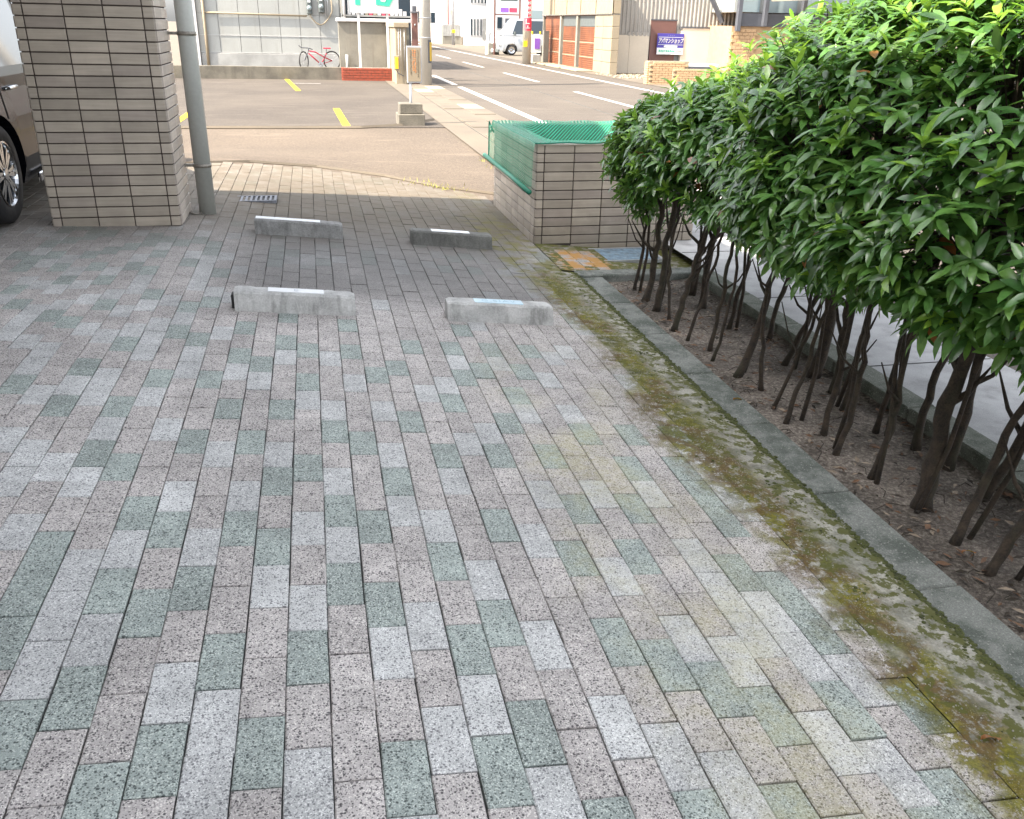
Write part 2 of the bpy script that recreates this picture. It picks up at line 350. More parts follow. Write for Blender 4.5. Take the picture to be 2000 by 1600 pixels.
# ------------------------------------------------------------------ setting: ground, drive, lot, road, pavements
g = MB().add([(-300, -60, -.30), (300, -60, -.30), (300, 500, -.30), (-300, 500, -.30)], [(0, 1, 2, 3)]).build("ground", CONC)
put(g, "pale concrete ground running on under and around everything", None, None, "structure")
def sheet(name, xs, ys, fz, mat, dz=0.0, label=None):
    b = MB(); nx, ny = len(xs), len(ys)
    vv = [(x, y, fz(x, y)+dz) for y in ys for x in xs]
    ff = [(j*nx+i, j*nx+i+1, (j+1)*nx+i+1, (j+1)*nx+i) for j in range(ny-1) for i in range(nx-1)]
    o = b.add(vv, ff).build(name, mat, None, True, fix=False); put(o, label, None, None, "structure"); return o
drive_bed = sheet("driveway", np.linspace(-14, 1.80, 80), np.linspace(-6, 8, 71), gz, JOINT, -.011, "paved driveway of small pink, grey and green granite setts")
sheet("asphalt_apron", np.linspace(-14, 2.6, 60), np.linspace(6.2, 13.05, 36), lambda x, y: gz(x, y), ASPH_DRIVE, -.005, "pinkish asphalt between the paved driveway and the parking lot")
sheet("parking_lot", np.linspace(-14, 2.2, 5), np.linspace(13.02, 30, 6), lambda x, y: -.18, ASPH_LOT, .004, "worn grey asphalt parking lot with short yellow bay marks")
road = sheet("road", np.linspace(3.55, 10.35, 8), np.linspace(-12, 180, 25), lambda x, y: -.184, ASPH_ROAD, 0, "sunlit two-lane asphalt road running away to the left")
sheet("sidewalk", [2.2, 2.6, 3.55], np.linspace(6.4, 60, 30), lambda x, y: -.170, CONC, 0, "narrow pale concrete pavement along the left side of the road")
sheet("far_verge", [10.35, 11.2, 16, 60], np.linspace(-12, 180, 12), lambda x, y: -.176, CONC, 0, "pale concrete verge in front of the shuttered garages")
sw = sheet("side_pavement", [2.78, 3.1, 3.55], np.linspace(-6, 6.4, 20), lambda x, y: -.176, PAVE_R, 0, "light concrete pavement behind the hedge")
for k, y in enumerate((-.9, .35, 1.6, 2.85, 4.1)):
    MB().box(2.79, 3.54, y-.004, y+.004, -.1755, -.1735).build("pavement_joint", JOINT, sw)
MB().cbox(3.0, 3.16, .30, .40, -.1745, -.160, .004).build("broken_patch", KERB2, sw)
# lot kerb line and crack lines
MB().tube([(-14, 12.95, -.174), (-2, 12.97, -.174), (-.3, 12.93, -.174), (.8, 12.96, -.174), (1.5, 13.3, -.174), (2.15, 14.2, -.172)], .035, 5).build("edging", CONC, None)
put(bpy.data.objects["edging"], "thin pale concrete edging between the drive and the lot", None, None, "structure")
MB().tube([(-1.0+q[0], q[1], gz(-1+q[0], q[1])+.000) for q in ((-1.6, 7.05), (-.3, 7.3), (.35, 7.66), (1.05, 7.70), (1.75, 7.38), (2.28, 6.95), (2.85, 6.75))], .022, 5).build("edging", CONC, None)
put(bpy.data.objects["edging.001"], "curved pale mortar edging where the setts meet the asphalt", None, None, "structure")
# sidewalk slabs
swp = bpy.data.objects["sidewalk"]
for j in range(12):
    for i in range(2):
        if (i+j) % 3 == 2: continue
        x0 = 2.66+.44*i; y0 = 9.5+j*1.15
        MB().cbox(x0, x0+.42, y0, y0+1.12, -.175, -.158, .006).build("slab", CREAM if (i*7+j*3) % 5 == 0 else CONC, swp)
MB().tube([(2.62, 6.9, -.169), (2.62, 14, -.169), (2.66, 23, -.169)], .006, 5).build("pavement_joint", JOINT, swp)
# road markings
def strip(xa, ya, xb, yb, w, z, mat, parent, name="lane_marking"):
    d = Vector((xb-xa, yb-ya, 0)).normalized(); nrm = Vector((-d.y, d.x, 0))*w/2; nseg = max(1, int(abs(yb-ya)/1.5)); b = MB(); vv = []
    for i in range(nseg+1):
        t = i/nseg; c = Vector((xa+(xb-xa)*t, ya+(yb-ya)*t, z)); vv += [c-nrm, c+nrm]
    return b.add(vv, [(2*i, 2*i+1, 2*i+3, 2*i+2) for i in range(nseg)]).build(name, mat, parent, fix=False)
ZR = -.180
for ya, yb in ((-12, 23.4), (24.25, 29.3)): strip(4.10, ya, 4.10, yb, .17, ZR, LINEW, road)
strip(9.38, -12, 9.36, 170, .17, ZR, LINEW, road)
for ya in (-4, 6.8, 16.6, 26.1, 35.6, 45.0, 54.5, 64, 74): strip(7.02, ya, 7.02, ya+5.3, .15, ZR, LINEW, road)
for pts in (((5.75, 8), (5.9, 14), (5.98, 22), (5.7, 34), (5.6, 60), (5.6, 100)),):
    MB().tube([(x, y, ZR-.008) for x, y in pts], .014, 4).build("dark_road_line", JOINT, road)  # asphalt seam running along the road
MB().tube([(3.0, 23.0, ZR-.008), (5, 23.7, ZR-.008), (7.5, 25.0, ZR-.008), (9.0, 25.6, ZR-.008)], .016, 4).build("dark_road_line", JOINT, road)  # thin dark line curving across the road
lot = bpy.data.objects["parking_lot"]
for xa, ya, xb, yb in ((-.66, 26.0, -.28, 21.3), (.50, 16.5, .58, 13.1), (-2.15, 16.9, -2.2, 13.3), (-3.9, 26, -3.6, 21.6)):
    strip(xa, ya, xb, yb, .13, -.172, LINEY, lot, "bay_marking")
strip(-.55, 24.2, .30, 24.15, .08, -.172, LINEW, lot, "bay_marking")

# ------------------------------------------------------------------ granite setts of the driveway
GREEN = """21,1247 74,1104 217,1160 284,1198 378,1149 140,1366 42,1436 305,1489 431,1293 508,1471 602,1279 676,1142 189,1552 53,1114 678,1139 752,1177 794,1513 878,1114 965,1209 920,1261 983,1492 1042,1422 1133,1107 1196,1251 1294,1268 1308,1314 1189,1566 1343,1555 1409,1337 1510,1386 1649,1379 1600,1225 1840,1525 1450,1112 1360,1566 1540,1540 1810,1585 1784,1367 1427,1019 1311,1300
130,634 21,662 242,669 161,715 25,757 109,792 347,646 389,662 476,634 308,737 408,741 469,692 511,709 228,795 446,799 378,862 490,862 182,886 238,912 557,669 602,683 602,744 551,799 656,841 602,914 543,940 667,995 270,1002 333,1033 91,1075 469,1033 536,1065 560,624 679,634 686,687 385,1114 693,851 231,1117 688,687 656,841
737,729 777,718 810,687 880,683 807,820 887,788 912,736 943,722 961,687 712,865 779,937 877,890 975,886 996,827 1006,771 1020,725 1031,680 1073,890 667,995 737,1026 877,1082 978,1019 1125,991 1118,1079 1220,1068 1234,844 1139,848 1244,921 1237,991 901,638 670,1114 208,450 170,452 290,458 40,482 112,480 52,505 125,502 180,515 252,516
285,522 40,545 120,545 200,540 52,578 298,570 90,620 205,590 128,630 240,668 15,660 345,645 385,660 360,595 405,585 368,508 425,528 478,635 470,688"""
LIGHT = """133,1132 67,1310 179,1254 333,1352 529,1146 595,1520 228,1104 762,1268 832,1216 878,1433 944,1370 951,1128 1067,1254 1203,1408 1291,1450 1081,1531 1210,1128 801,1594 1326,1240 1356,1075 1356,1244 1442,1232 1461,1300 1675,1315 1626,1439 1739,1457 1330,1461 1431,1525 1502,1187 1780,1525 1637,1596 49,676 35,636 151,641 196,653 84,687 53,718 256,641 305,629 354,625
431,650 376,690 280,687 366,722 462,725 508,743 210,736 137,750 186,771 291,774 67,772 326,837 210,837 602,781 649,799 644,697 557,697 429,888 544,888 67,886 102,914 151,940 350,970 476,970 665,939 602,1030 46,1040 252,1072 392,1072 165,1096 686,746 21,858 646,699 653,799 696,750 751,799 768,879 663,939 789,991 852,1019
887,935 831,767 870,750 891,702 912,862 957,844 971,708 1027,806 1055,960 1048,1051 1157,956 1265,956 940,1107 1178,1100 1066,743 1104,795 933,636 1097,687 65,469 75,490 45,522 90,538 105,565 25,568 138,552 140,488 140,525 208,525 268,500 375,494 402,500 395,520 388,538 382,558 330,585 415,568 272,542 258,560 165,584 210,572
112,595 60,610 225,602 285,595 165,642 192,655 305,630 355,620 258,642 432,650 38,632 90,685 50,675 375,688 282,688 468,525"""
def ray(px, py):
    return _fw + _r2*((px-1000)/1692.8) - _u2*((py-800)/1692.8)
def unproj(px, py):
    d = ray(px, py); a, b = -.0927, -.0014
    t = (a*CAM.x+b*CAM.y-CAM.z)/(d.z-a*d.x-b*d.y); return CAM+d*t
def cell(x, y):
    k = math.floor(x/CW); off = 0 if k % 2 == 0 else .1
    return k, math.floor((y-off)/.2)
kinds = {}
for txt, kd in ((GREEN, 2), (LIGHT, 1)):
    for t in txt.split():
        P = unproj(*map(float, t.split(","))); kinds[cell(P.x, P.y)] = kd
def sett_mesh(i, mat):
    b = MB(); w, l = CW*KS/2-.0014, .1-.0015; c = .0028
    def ring(dw, z): return [(-w+dw+random.uniform(-1, 1)*.0006, -l+dw, z), (w-dw, -l+dw+random.uniform(-1, 1)*.0008, z), (w-dw+random.uniform(-1, 1)*.0006, l-dw, z), (-w+dw, l-dw+random.uniform(-1, 1)*.0008, z)]
    v = ring(0, -.02)+ring(0, -c)+ring(c, 0)
    b.add(v, [(0, 1, 5, 4), (1, 2, 6, 5), (2, 3, 7, 6), (3, 0, 4, 7), (4, 5, 9, 8), (5, 6, 10, 9), (6, 7, 11, 10), (7, 4, 8, 11), (8, 9, 10, 11)])
    return b.mesh("sett", mat, fix=False)
SM = [[sett_mesh(i, PV[k]) for i in range(4)] for k in range(3)]
cells = []
y_edge = [(-6, 7.1), (-2.6, 7.0), (-1.3, 7.25), (-.65, 7.62), (.05, 7.66), (.75, 7.34), (1.28, 6.9), (1.9, 6.7)]
for k in range(-60, 17):
    off = 0 if k % 2 == 0 else .1
    for j in range(-22, 39):
        x, y = (k+.5)*CW, j*.2+off+.1
        lim = np.interp(x, [q[0] for q in y_edge], [q[1] for q in y_edge])
        if y+.1 > lim: continue
        if -1.70 < x < -.95 and 4.40 < y < 4.82: continue
        if k > 14 and y < 3.72: continue
        h = random.random(); kd = kinds.get((k, j))
        if kd is None:
            listed = unproj_ok = (y > -1.1 and y < 3.4 and -2.2 < x < 1.3)
            kd = (0 if h < .95 else 1) if listed else (0 if h < .55 else 1 if h < .80 else 2)
        cells.append((x, y, kd, k, j))
def inview(x, y, mg=.08):
    d = Vector((x, y, gz(x, y)))-CAM; z = d.dot(_fw)
    if z < .2: return False
    u, v = d.dot(_r2)/z*1692.8/1000, -d.dot(_u2)/z*1692.8/800
    return abs(u) < 1+mg and abs(v) < 1+mg
vis = [c for c in cells if inview(c[0], c[1], 0.05)]
vis.sort(key=lambda c: (c[0]-CAM.x)**2+(c[1]-CAM.y)**2)
single = set((c[3], c[4]) for c in vis[:300])
def place(x, y):
    e = .05; nx = -(gz(x+e, y)-gz(x-e, y))/(2*e); ny = -(gz(x, y+e)-gz(x, y-e))/(2*e)
    nn = Vector((nx+random.gauss(0, .006), ny+random.gauss(0, .005), 1)).normalized()
    q = Vector((0, 0, 1)).rotation_difference(nn).to_matrix().to_4x4() @ Matrix.Rotation(random.gauss(0, .006), 4, 'Z')
    return Matrix.Translation((x+random.gauss(0, .0007), y+random.gauss(0, .001), gz(x, y)+random.gauss(0, .0009)+.0005)) @ q
rest = MB()
for x, y, kd, k, j in cells:
    Mx = place(x, y); me = SM[kd][(k*3+j) % 4]
    if (k, j) in single:
        o = bpy.data.objects.new("sett", me); col.objects.link(o); o.parent = drive_bed; o.matrix_local = Mx
    else:
        rest.mi = kd; b = len(rest.v); rest.v += [tuple(Mx @ v.co) for v in me.vertices]
        for p_ in me.polygons: rest.f.append(tuple(b+i for i in p_.vertices)); rest.m.append(kd)
o = rest.build("sett_field", PV, drive_bed, fix=False); put(o, kind="stuff")
# mossy mortar strip beside the kerb
XK0, XK1 = 1.785, 1.955
b = MB(); xs = np.linspace(1.4935, 1.783, 12); ys = np.linspace(-6, 3.62, 240); vv = []
for y in ys:
    for x in xs:
        h = mnoise.fractal((x*9, y*9, 0), 1, 2, 4)*.0035
        vv.append((x, y, gz(x, y)+.0005+h-(.004 if x < 1.50 else 0)))
nx = len(xs)
b.add(vv, [(j*nx+i, j*nx+i+1, (j+1)*nx+i+1, (j+1)*nx+i) for j in range(len(ys)-1) for i in range(nx-1)])
b.build("mortar_strip", MORTAR, drive_bed, True, fix=False)
b = MB(); b.add([(x, y, gz(x, y)-.003) for y in (3.62, 3.72, 3.82, 3.92) for x in (1.492, 1.56, 1.63, 1.697)], [(j*4+i, j*4+i+1, (j+1)*4+i+1, (j+1)*4+i) for j in range(3) for i in range(3)])
b.build("mortar_strip", MORTAR, drive_bed, True, fix=False)
# patch beside the enclosure front
b = MB(); xs = np.linspace(1.698, 3.4, 22); ys = np.linspace(3.665, 4.50, 14)
b.add([(x, y, gz(min(x, 2.6), y)+.0005) for y in ys for x in xs], [(j*22+i, j*22+i+1, (j+1)*22+i+1, (j+1)*22+i) for j in range(13) for i in range(21)])
b.build("mortar_strip", MORTAR, drive_bed, True, fix=False)
b = MB()                                             # a few square setts, laid across, beside the blue cover
for i in range(3):
    for j in range(3):
        x0 = 1.80+.1*i; y0 = 3.72+.2*j+(.1 if i % 2 else 0)
        if y0 < 4.3: MB().cbox(x0+.002, x0+.098, y0+.002, y0+.198, gz(x0+.05, y0)-.01, gz(x0+.05, y0)+.004, .003).build("sett", PV[(i+j) % 2], drive_bed)
# drain grate
dr = thing("drain_grate", (-.5, 5.5, gz(-.5, 5.5)), "small steel slotted drain grate set in the setts beside the downpipe", "drain")
gx0, gx1, gy0, gy1 = -.70, -.30, 5.38, 5.62; zz = gz(-.5, 5.5)+.004
b = MB()
for x0, x1, y0, y1 in ((gx0, gx1, gy0, gy0+.02), (gx0, gx1, gy1-.02, gy1), (gx0, gx0+.02, gy0+.021, gy1-.021), (gx1-.02, gx1, gy0+.021, gy1-.021)): b.box(x0, x1, y0, y1, zz-.02, zz+.006)
b.build("frame", GRATE, dr)
for i in range(9):
    x0 = gx0+.03+i*.039; MB().box(x0, x0+.018, gy0+.022, gy1-.022, zz-.02, zz+.005).build("bar", GRATE, dr)
MB().box(gx0+.02, gx1-.02, gy0+.02, gy1-.02, zz-.04, zz-.0035).build("pit", BLACK, dr)
# blue utility cover
bc = thing("utility_cover", (2.3, 4.25, gz(2.3, 4.2)), "scuffed blue utility cover in front of the tiled enclosure", "manhole cover")
z0 = gz(2.3, 4.2); MB().cbox(2.07, 2.60, 4.05, 4.42, z0-.01, z0+.012, .006).build("lid", BLUEC, bc)
b = MB()
for x0, x1, y0, y1 in ((2.045, 2.625, 4.03, 4.048), (2.045, 2.625, 4.422, 4.44), (2.045, 2.068, 4.049, 4.421), (2.602, 2.625, 4.049, 4.421)): b.box(x0, x1, y0, y1, z0-.01, z0+.016)
b.build("frame", GALV, bc)
# moss cushions along the kerb joint
b = MB(); ico = []
bm = bmesh.new(); bmesh.ops.create_icosphere(bm, subdivisions=1, radius=1); bm.verts.index_update(); iv = [v.co.copy() for v in bm.verts]; iff = [tuple(v.index for v in f.verts) for f in bm.faces]; bm.free()
for i in range(4200):
    y = random.uniform(-3, 3.6)
    x = 1.779+random.gauss(0, .006+.012*max(0, mnoise.noise((0, y*3, 7)))) if i % 3 else 1.779-abs(random.gauss(0, .10))
    if i % 3 == 0 and mnoise.noise((x*7, y*7, 3)) < .12: continue
    r = random.uniform(.0025, .011)*(1 if i % 3 else .75); zt = gz(x, y)
    b.add([(x+v.x*r*random.uniform(.8, 1.2), y+v.y*r*random.uniform(.8, 1.3), zt+v.z*r*.55) for v in iv], iff)
o = b.build("moss", MOSS, None, True, fix=False); put(o, "dark moss cushions growing along the joint between setts and kerb", None, None, "stuff")

b = MB()
for i in range(2600):
    y = random.uniform(-2.4, 3.6); x = random.gauss(1.60, .12)
    if x > 1.775: continue
    r = random.uniform(.0012, .0036); zt = gz(x, y)+.0015; a = random.uniform(0, 1.5)
    b.add([(x-r, y, zt), (x, y-r, zt), (x+r, y, zt), (x, y+r, zt), (x, y, zt+r)], [(0, 1, 4), (1, 2, 4), (2, 3, 4), (3, 0, 4)])
o = b.build("grit", M("pale_grit", (.27, .255, .21), .9, .4, 40, 200, .1), None, fix=False); put(o, "pale sandy grit strewn over the mossy strip beside the kerb", None, None, "stuff")

# ------------------------------------------------------------------ planting bed, kerbs
bed = sheet("planting_bed", np.linspace(1.90, 2.66, 34), np.linspace(-4, 3.63, 300), lambda x, y: -.222+.012*mnoise.fractal((x*4, y*4, 1), 1, 2, 5)+.01*smst(x, 2.5, 2.64), SOIL, 0, "bare brown soil bed under the hedge between two kerbs")
kr = thing("kerb", (1.87, 1, -.17), None, None, None, "structure"); put(kr, "weathered grey kerb stones between the paving and the planting bed")
yk = 3.505; i = 0
while yk > -4:
    L = .62; y0, y1 = yk-L, yk
    zt = lambda y: gz(1.87, y)+.002+((i*37) % 5-2)*.0008
    b = MB(); b.cbox(XK0, XK1, y0+.003, y1-.003, -.30, zt(y0), .008)
    b.build("kerb_stone", KERB, kr); yk -= L; i += 1
for i in range(3): MB().cbox(1.785+.45*i, 1.785+.45*(i+1)-.006, 3.515, 3.655, -.30, -.166-.006*i, .008).build("kerb_stone", KERB, kr)
kf = thing("back_kerb", (2.7, 1, -.19), None, None, None, "structure"); put(kf, "green stained kerb stones along the back of the planting bed")
for i in range(13): MB().cbox(2.625, 2.775, 3.50-.62*(i+1)+.003, 3.50-.62*i-.003, -.30, -.150+((i*31) % 5-2)*.002, .008).build("kerb_stone", KERB2, kf)
# litter
b = MB()
for i in range(900):
    x = random.uniform(1.97, 2.6); y = random.uniform(-2, 3.45); a = random.uniform(0, 6.3); L = random.uniform(.008, .03); w = L*random.uniform(.2, .5)
    dx, dy = math.cos(a)*L, math.sin(a)*L; z = -.216+random.uniform(0, .012)
    b.mi = random.choice((0, 0, 1, 2)); b.add([(x-dx, y-dy, z), (x-dy/L*w, y+dx/L*w, z+random.uniform(0, .008)), (x+dx, y+dy, z+.003), (x+dy/L*w, y-dx/L*w, z+random.uniform(0, .008))], [(0, 1, 2, 3)])
LIT = M("dead_leaf", (.16, .085, .045), .8, .3, 30, 90, .1)
for i in range(150):
    x = random.uniform(1.97, 2.6); y = random.uniform(-2, 3.45); a = random.uniform(0, 3.1); L = random.uniform(.04, .13); b.mi = 1
    b.tube([(x, y, -.214), (x+math.cos(a)*L/2, y+math.sin(a)*L/2, -.207+random.uniform(0, .01)), (x+math.cos(a+.3)*L, y+math.sin(a+.3)*L, -.213)], .0018, 4)
o = b.build("leaf_litter", [LIT, BARK, M("pale_chip", (.30, .24, .18), .9, .3, 40, 90, .1)], None, fix=False); put(o, "dead leaves, twigs and chips scattered over the soil under the hedge", None, None, "stuff")
for (px, py, lab, cc) in ((1443, 783, "small curled orange dead leaf on the bed edge beside the kerb", 3), (1893, 1078, "orange dead leaf on the soil under the nearest shrubs", 3), (1207, 566, "tiny brown dead leaf in the far corner of the bed", 3), (1935, 1446, "thin orange dead leaf lying on the mossy strip", 3)):
    P = unproj(px, py); z = gz(P.x, P.y)+.006 if P.x < 1.95 else -.200
    b = MB(); pts = []
    for i in range(5):
        t = i/4; w = .011*math.sin(math.pi*(.08+.9*t)); pts.append([(P.x-.03+.06*t, P.y-w, z+.012*math.sin(t*5)+.005), (P.x-.03+.06*t, P.y, z+.006*math.sin(t*4)), (P.x-.03+.06*t, P.y+w, z+.010*math.cos(t*3))])
    b.add([q for r in pts for q in r], [f for i in range(4) for f in ((3*i, 3*i+1, 3*i+4, 3*i+3), (3*i+1, 3*i+2, 3*i+5, 3*i+4))])
    o = b.build("fallen_leaf", LEAF[cc], None, True, loc=(P.x, P.y, z)); put(o, lab, "leaf", "fallen leaves on the ground")

# ------------------------------------------------------------------ tiled pillar
PX0, PX1, PY0, PY1 = -1.744, -.913, 4.326, 4.88
pl = thing("tiled_pillar", ((PX0+PX1)/2, (PY0+PY1)/2, .08), "square building pillar clad in stacked beige tiles, beside the dark car", "pillar")
MB().box(PX0+.006, PX1-.006, PY0+.006, PY1-.006, -.2, 2.7).build("grout_core", GROUT, pl)
PITCH = .0702
def tile_piece(w, h, key, cache={}):
    if (w, h, key) not in cache:
        cache[(w, h, key)] = MB().cbox(-w/2, w/2, -.006, .006, -h/2, h/2, .0018).mesh("tile", TILE if key == 0 else TILE_LIT)
    return cache[(w, h, key)]
def tiled_face(parent, origin, axis, widths, ztop, zbot_f, nrow, key, gap=.008, rowstag=False):
    """tiles on a face: axis 'x+' = face looks to -y and runs along +x; 'y+' = face looks to +/-x and runs along +y"""
    for r in range(nrow):
        zt = ztop-r*PITCH; zb = zt-PITCH+gap; pos = 0
        ws = widths if not (rowstag and r % 2) else [widths[0]*.5]+list(widths[:-1])+[widths[-1]+widths[0]*.5]
        for w in ws:
            c = pos+w/2; x, y = (origin[0]+c, origin[1]) if axis == 'x+' else (origin[0], origin[1]+c)
            zf = zbot_f(x, y)-.01; b0 = max(zb, zf)
            if zt-b0 > .012:
                ww = w-gap; hh = round(zt-b0, 3)
                inst("tile", tile_piece(round(ww, 4), hh, key), parent, (x, y, b0+hh/2), None if axis == 'x+' else (0, 0, R_(90)))
            pos += w
tw = .2355
WF = [.0585, tw, tw, tw, PX1-PX0-.0585-3*tw]
TOP = 1.4752+7*PITCH
tiled_face(pl, (PX0, PY0), 'x+', WF, TOP, gz, 28, 0)
tiled_face(pl, (PX1, PY0+.006), 'y+', [.06, .2355, .2355][:2]+[PY1-PY0-.06-.2355-.006], TOP, gz, 28, 1)
tiled_face(pl, (PX0, PY0+.006), 'y+', [.06, .2355, PY1-PY0-.06-.2355-.006], TOP, gz, 28, 0)
# downpipe
dp = thing("downpipe", (-.783, 4.81, .06), "grey plastic rain downpipe strapped beside the tiled pillar", "drainpipe")
MB().tube([(-.783, 4.81, .03), (-.783, 4.81, 2.68)], .061, 24).build("pipe", PIPE, dp, True)
for z in (.42, 1.318):
    b = MB().lathe([(.060, z-.013), (.066, z-.013), (.066, z+.013), (.060, z+.013)], lambda x, y, h: (x-.783, y+4.81, h), 20)
    c = b.build("pipe_clamp", STEEL, dp, True); MB().box(-.912, -.842, 4.80, 4.82, z-.010, z+.010).build("bracket", STEEL, c)
MB().tube([(-.905, 4.74, .085), (-.86, 4.70, .082), (-.82, 4.74, .08)], .006, 6).build("wire_tail", STEEL, dp, True)

# unseen building mass at left, footprint and height shaped to shade the drive
bd = thing("shade_building", (-6, -1, 2.7), "unseen tile clad upper storeys above the pillar, shaped to shade the drive", "building")
FP = [(-.86, -11), (-.86, 5.79), (-13, 2.88), (-13, -11)]
MB().prism(FP, lambda u, v: (u, v, 2.70), (0, 0, 2.2)).build("unseen_upper_storeys", TILE, bd)
MB().prism([(-.88, -10.98), (-.88, 5.76), (-12.9, 2.85), (-12.9, -10.98)], lambda u, v: (u, v, 2.62), (0, 0, .076)).build("unseen_soffit", WHITE, bd)
MB().box(-13, -12.6, -11, 2.7, -.2, 2.61).build("unseen_rear_wall", TILE_LIT, bd)

# ------------------------------------------------------------------ wheel stops
def stop(xa, xb, y0, dark, lab, plate, seed):
    zc = gz((xa+xb)/2, y0+.08); sl = -.0927; t = thing("wheel_stop", ((xa+xb)/2, y0, zc), lab, "wheel stop", "concrete wheel stops in the parking bays")
    prof = [(0, 0), (.150, 0), (.132, .092), (.122, .102), (.032, .102), (.020, .092)]
    n = 30; b = MB(); vv = []; rr = random.Random(seed)
    for i in range(n+1):
        x = xa+(xb-xa)*i/n; e = .006 if i in (0, n) else 0
        for (yy, z) in prof:
            jt = (rr.uniform(-1, 1)*.0022 if z > .05 or yy < .01 else 0)
            q = z-e*(z > .05); vv.append((x, y0+yy+(e if yy < .05 else -e)+jt, zc+sl*(x-(xa+xb)/2)+max(-.006, q+(jt if z > .05 else -.006))))
    k = len(prof); ff = [(i*k+j, i*k+(j+1) % k, (i+1)*k+(j+1) % k, (i+1)*k+j) for i in range(n) for j in range(k)]+[tuple(range(k)), tuple(n*k+j for j in range(k))[::-1]]
    b.add(vv, ff); b.build("block", STOPC[dark], t, False)
    if plate:
        pa, pb, marks, pm, tm = plate
        def pz(x): return zc+sl*(x-(xa+xb)/2)+.1045
        q = MB().add([(pa, y0+.040, pz(pa)+.001), (pb, y0+.040, pz(pb)+.001), (pb, y0+.112, pz(pb)+.001), (pa, y0+.112, pz(pa)+.001), (pa, y0+.040, pz(pa)-.004), (pb, y0+.040, pz(pb)-.004), (pb, y0+.112, pz(pb)-.004), (pa, y0+.112, pz(pa)-.004)],
                     [(0, 1, 2, 3), (0, 4, 5, 1), (1, 5, 6, 2), (2, 6, 7, 3), (3, 7, 4, 0)]).build("name_plate", pm, t)
        if marks:
            cu = bpy.data.curves.new("lettering", 'FONT'); cu.body = marks; cu.size = .055; cu.align_x = 'CENTER'; cu.align_y = 'CENTER'; cu.space_character = 1.25
            tmp = bpy.data.objects.new("lettering", cu); dg = bpy.context.evaluated_depsgraph_get()
            col.objects.link(tmp); dg.update(); me = bpy.data.meshes.new_from_object(tmp.evaluated_get(dg)); bpy.data.objects.remove(tmp)
            me.materials.clear(); me.materials.append(tm)
            xm = (pa+pb)/2; lo = bpy.data.objects.new("lettering", me); link(lo, q, (xm, y0+.074, pz(xm)+.0025)); put(lo, kind='stuff'); lo.rotation_euler = (0, math.atan(.0927), 0)
    return t
PLW = M("plate_white", (.70, .72, .74), .4, .08, 6, 60, .02); PLB = M("plate_pale_blue", (.50, .66, .76), .4, .12, 8, 60, .02); TXB = M("faded_teal_print", (.30, .48, .56), .5, .1, 8, 60, 0)
TXG = M("faded_grey_print", (.45, .50, .55), .5, .1, 8, 60, 0)
stop(-.415, .200, 2.36, 0, "grey wheel stop, left near bay, with narrow white plate and dark broken left end", (-.245, .040, "·      E      ·", PLW, TXG), 1)
stop(.695, 1.292, 2.345, 0, "cleanest pale wheel stop with a pale blue lettered plate, nearest the moss", (.850, 1.125, "G.SIAV", PLB, TXB), 2)
stop(-.410, .200, 4.20, 2, "far wheel stop nearest the pillar, long white plate on its left half", (-.400, .045, "·   ·    ·", PLW, TXG), 3)
stop(.690, 1.295, 4.165, 1, "darkest, grimy wheel stop in front of the tiled enclosure, short white plate", (.845, 1.130, "·", PLW, TXG), 4)
b = MB().cbox(-.432, -.412, 2.40, 2.47, gz(-.42, 2.4)-.004, gz(-.42, 2.4)+.075, .006); b.build("rubber_end", BLACK, bpy.data.objects["wheel_stop"])

# ------------------------------------------------------------------ tiled refuse enclosure with net
EX0, EX1, EY0, EY1, EZ = 1.699, 3.04, 4.508, 6.17, .585
en = thing("refuse_enclosure", ((EX0+EX1)/2, (EY0+EY1)/2, -.2), "low open refuse enclosure clad in beige tiles beside the hedge end", "enclosure")
w = .13
b = MB(); b.box(EX0+.006, EX1-.006, EY0+.006, EY0+w, -.4, EZ-.004); b.box(EX0+.006, EX0+w, EY0+w+.001, EY1-.006, -.4, EZ-.004); b.box(EX1-w, EX1-.006, EY0+w+.001, EY1-.006, -.4, EZ-.004); b.box(EX0+w+.001, EX1-w-.001, EY1-w, EY1-.006, -.4, EZ-.004)
b.build("grout_core", GROUT, en)
MB().box(EX0+w+.002, EX1-w-.002, EY0+w+.002, EY1-w-.002, -.2, -.13).build("floor_slab", CONC, en)
PITCH = .0703
tiled_face(en, (EX0, EY0), 'x+', [.060, .2385, .2385, .2385, .2385, .2385, EX1-EX0-.06-5*.2385], .594, gz, 13, 0)
nt = [.12]+[.2385]*6; nt.append(EY1-EY0-.006-sum(nt))
tiled_face(en, (EX0, EY0+.006), 'y+', nt, .594, gz, 13, 1)
tiled_face(en, (EX1, EY0+.006), 'y+', nt, .594, gz, 13, 1)
for i in range(6):                                    # tiles on top of the walls
    x0 = EX0+.23*i; 
    if x0+.21 < EX1: MB().cbox(x0+.004, x0+.222, EY0+.008, EY0+w, EZ-.006, EZ+.004, .002).build("tile", TILE_LIT, en)
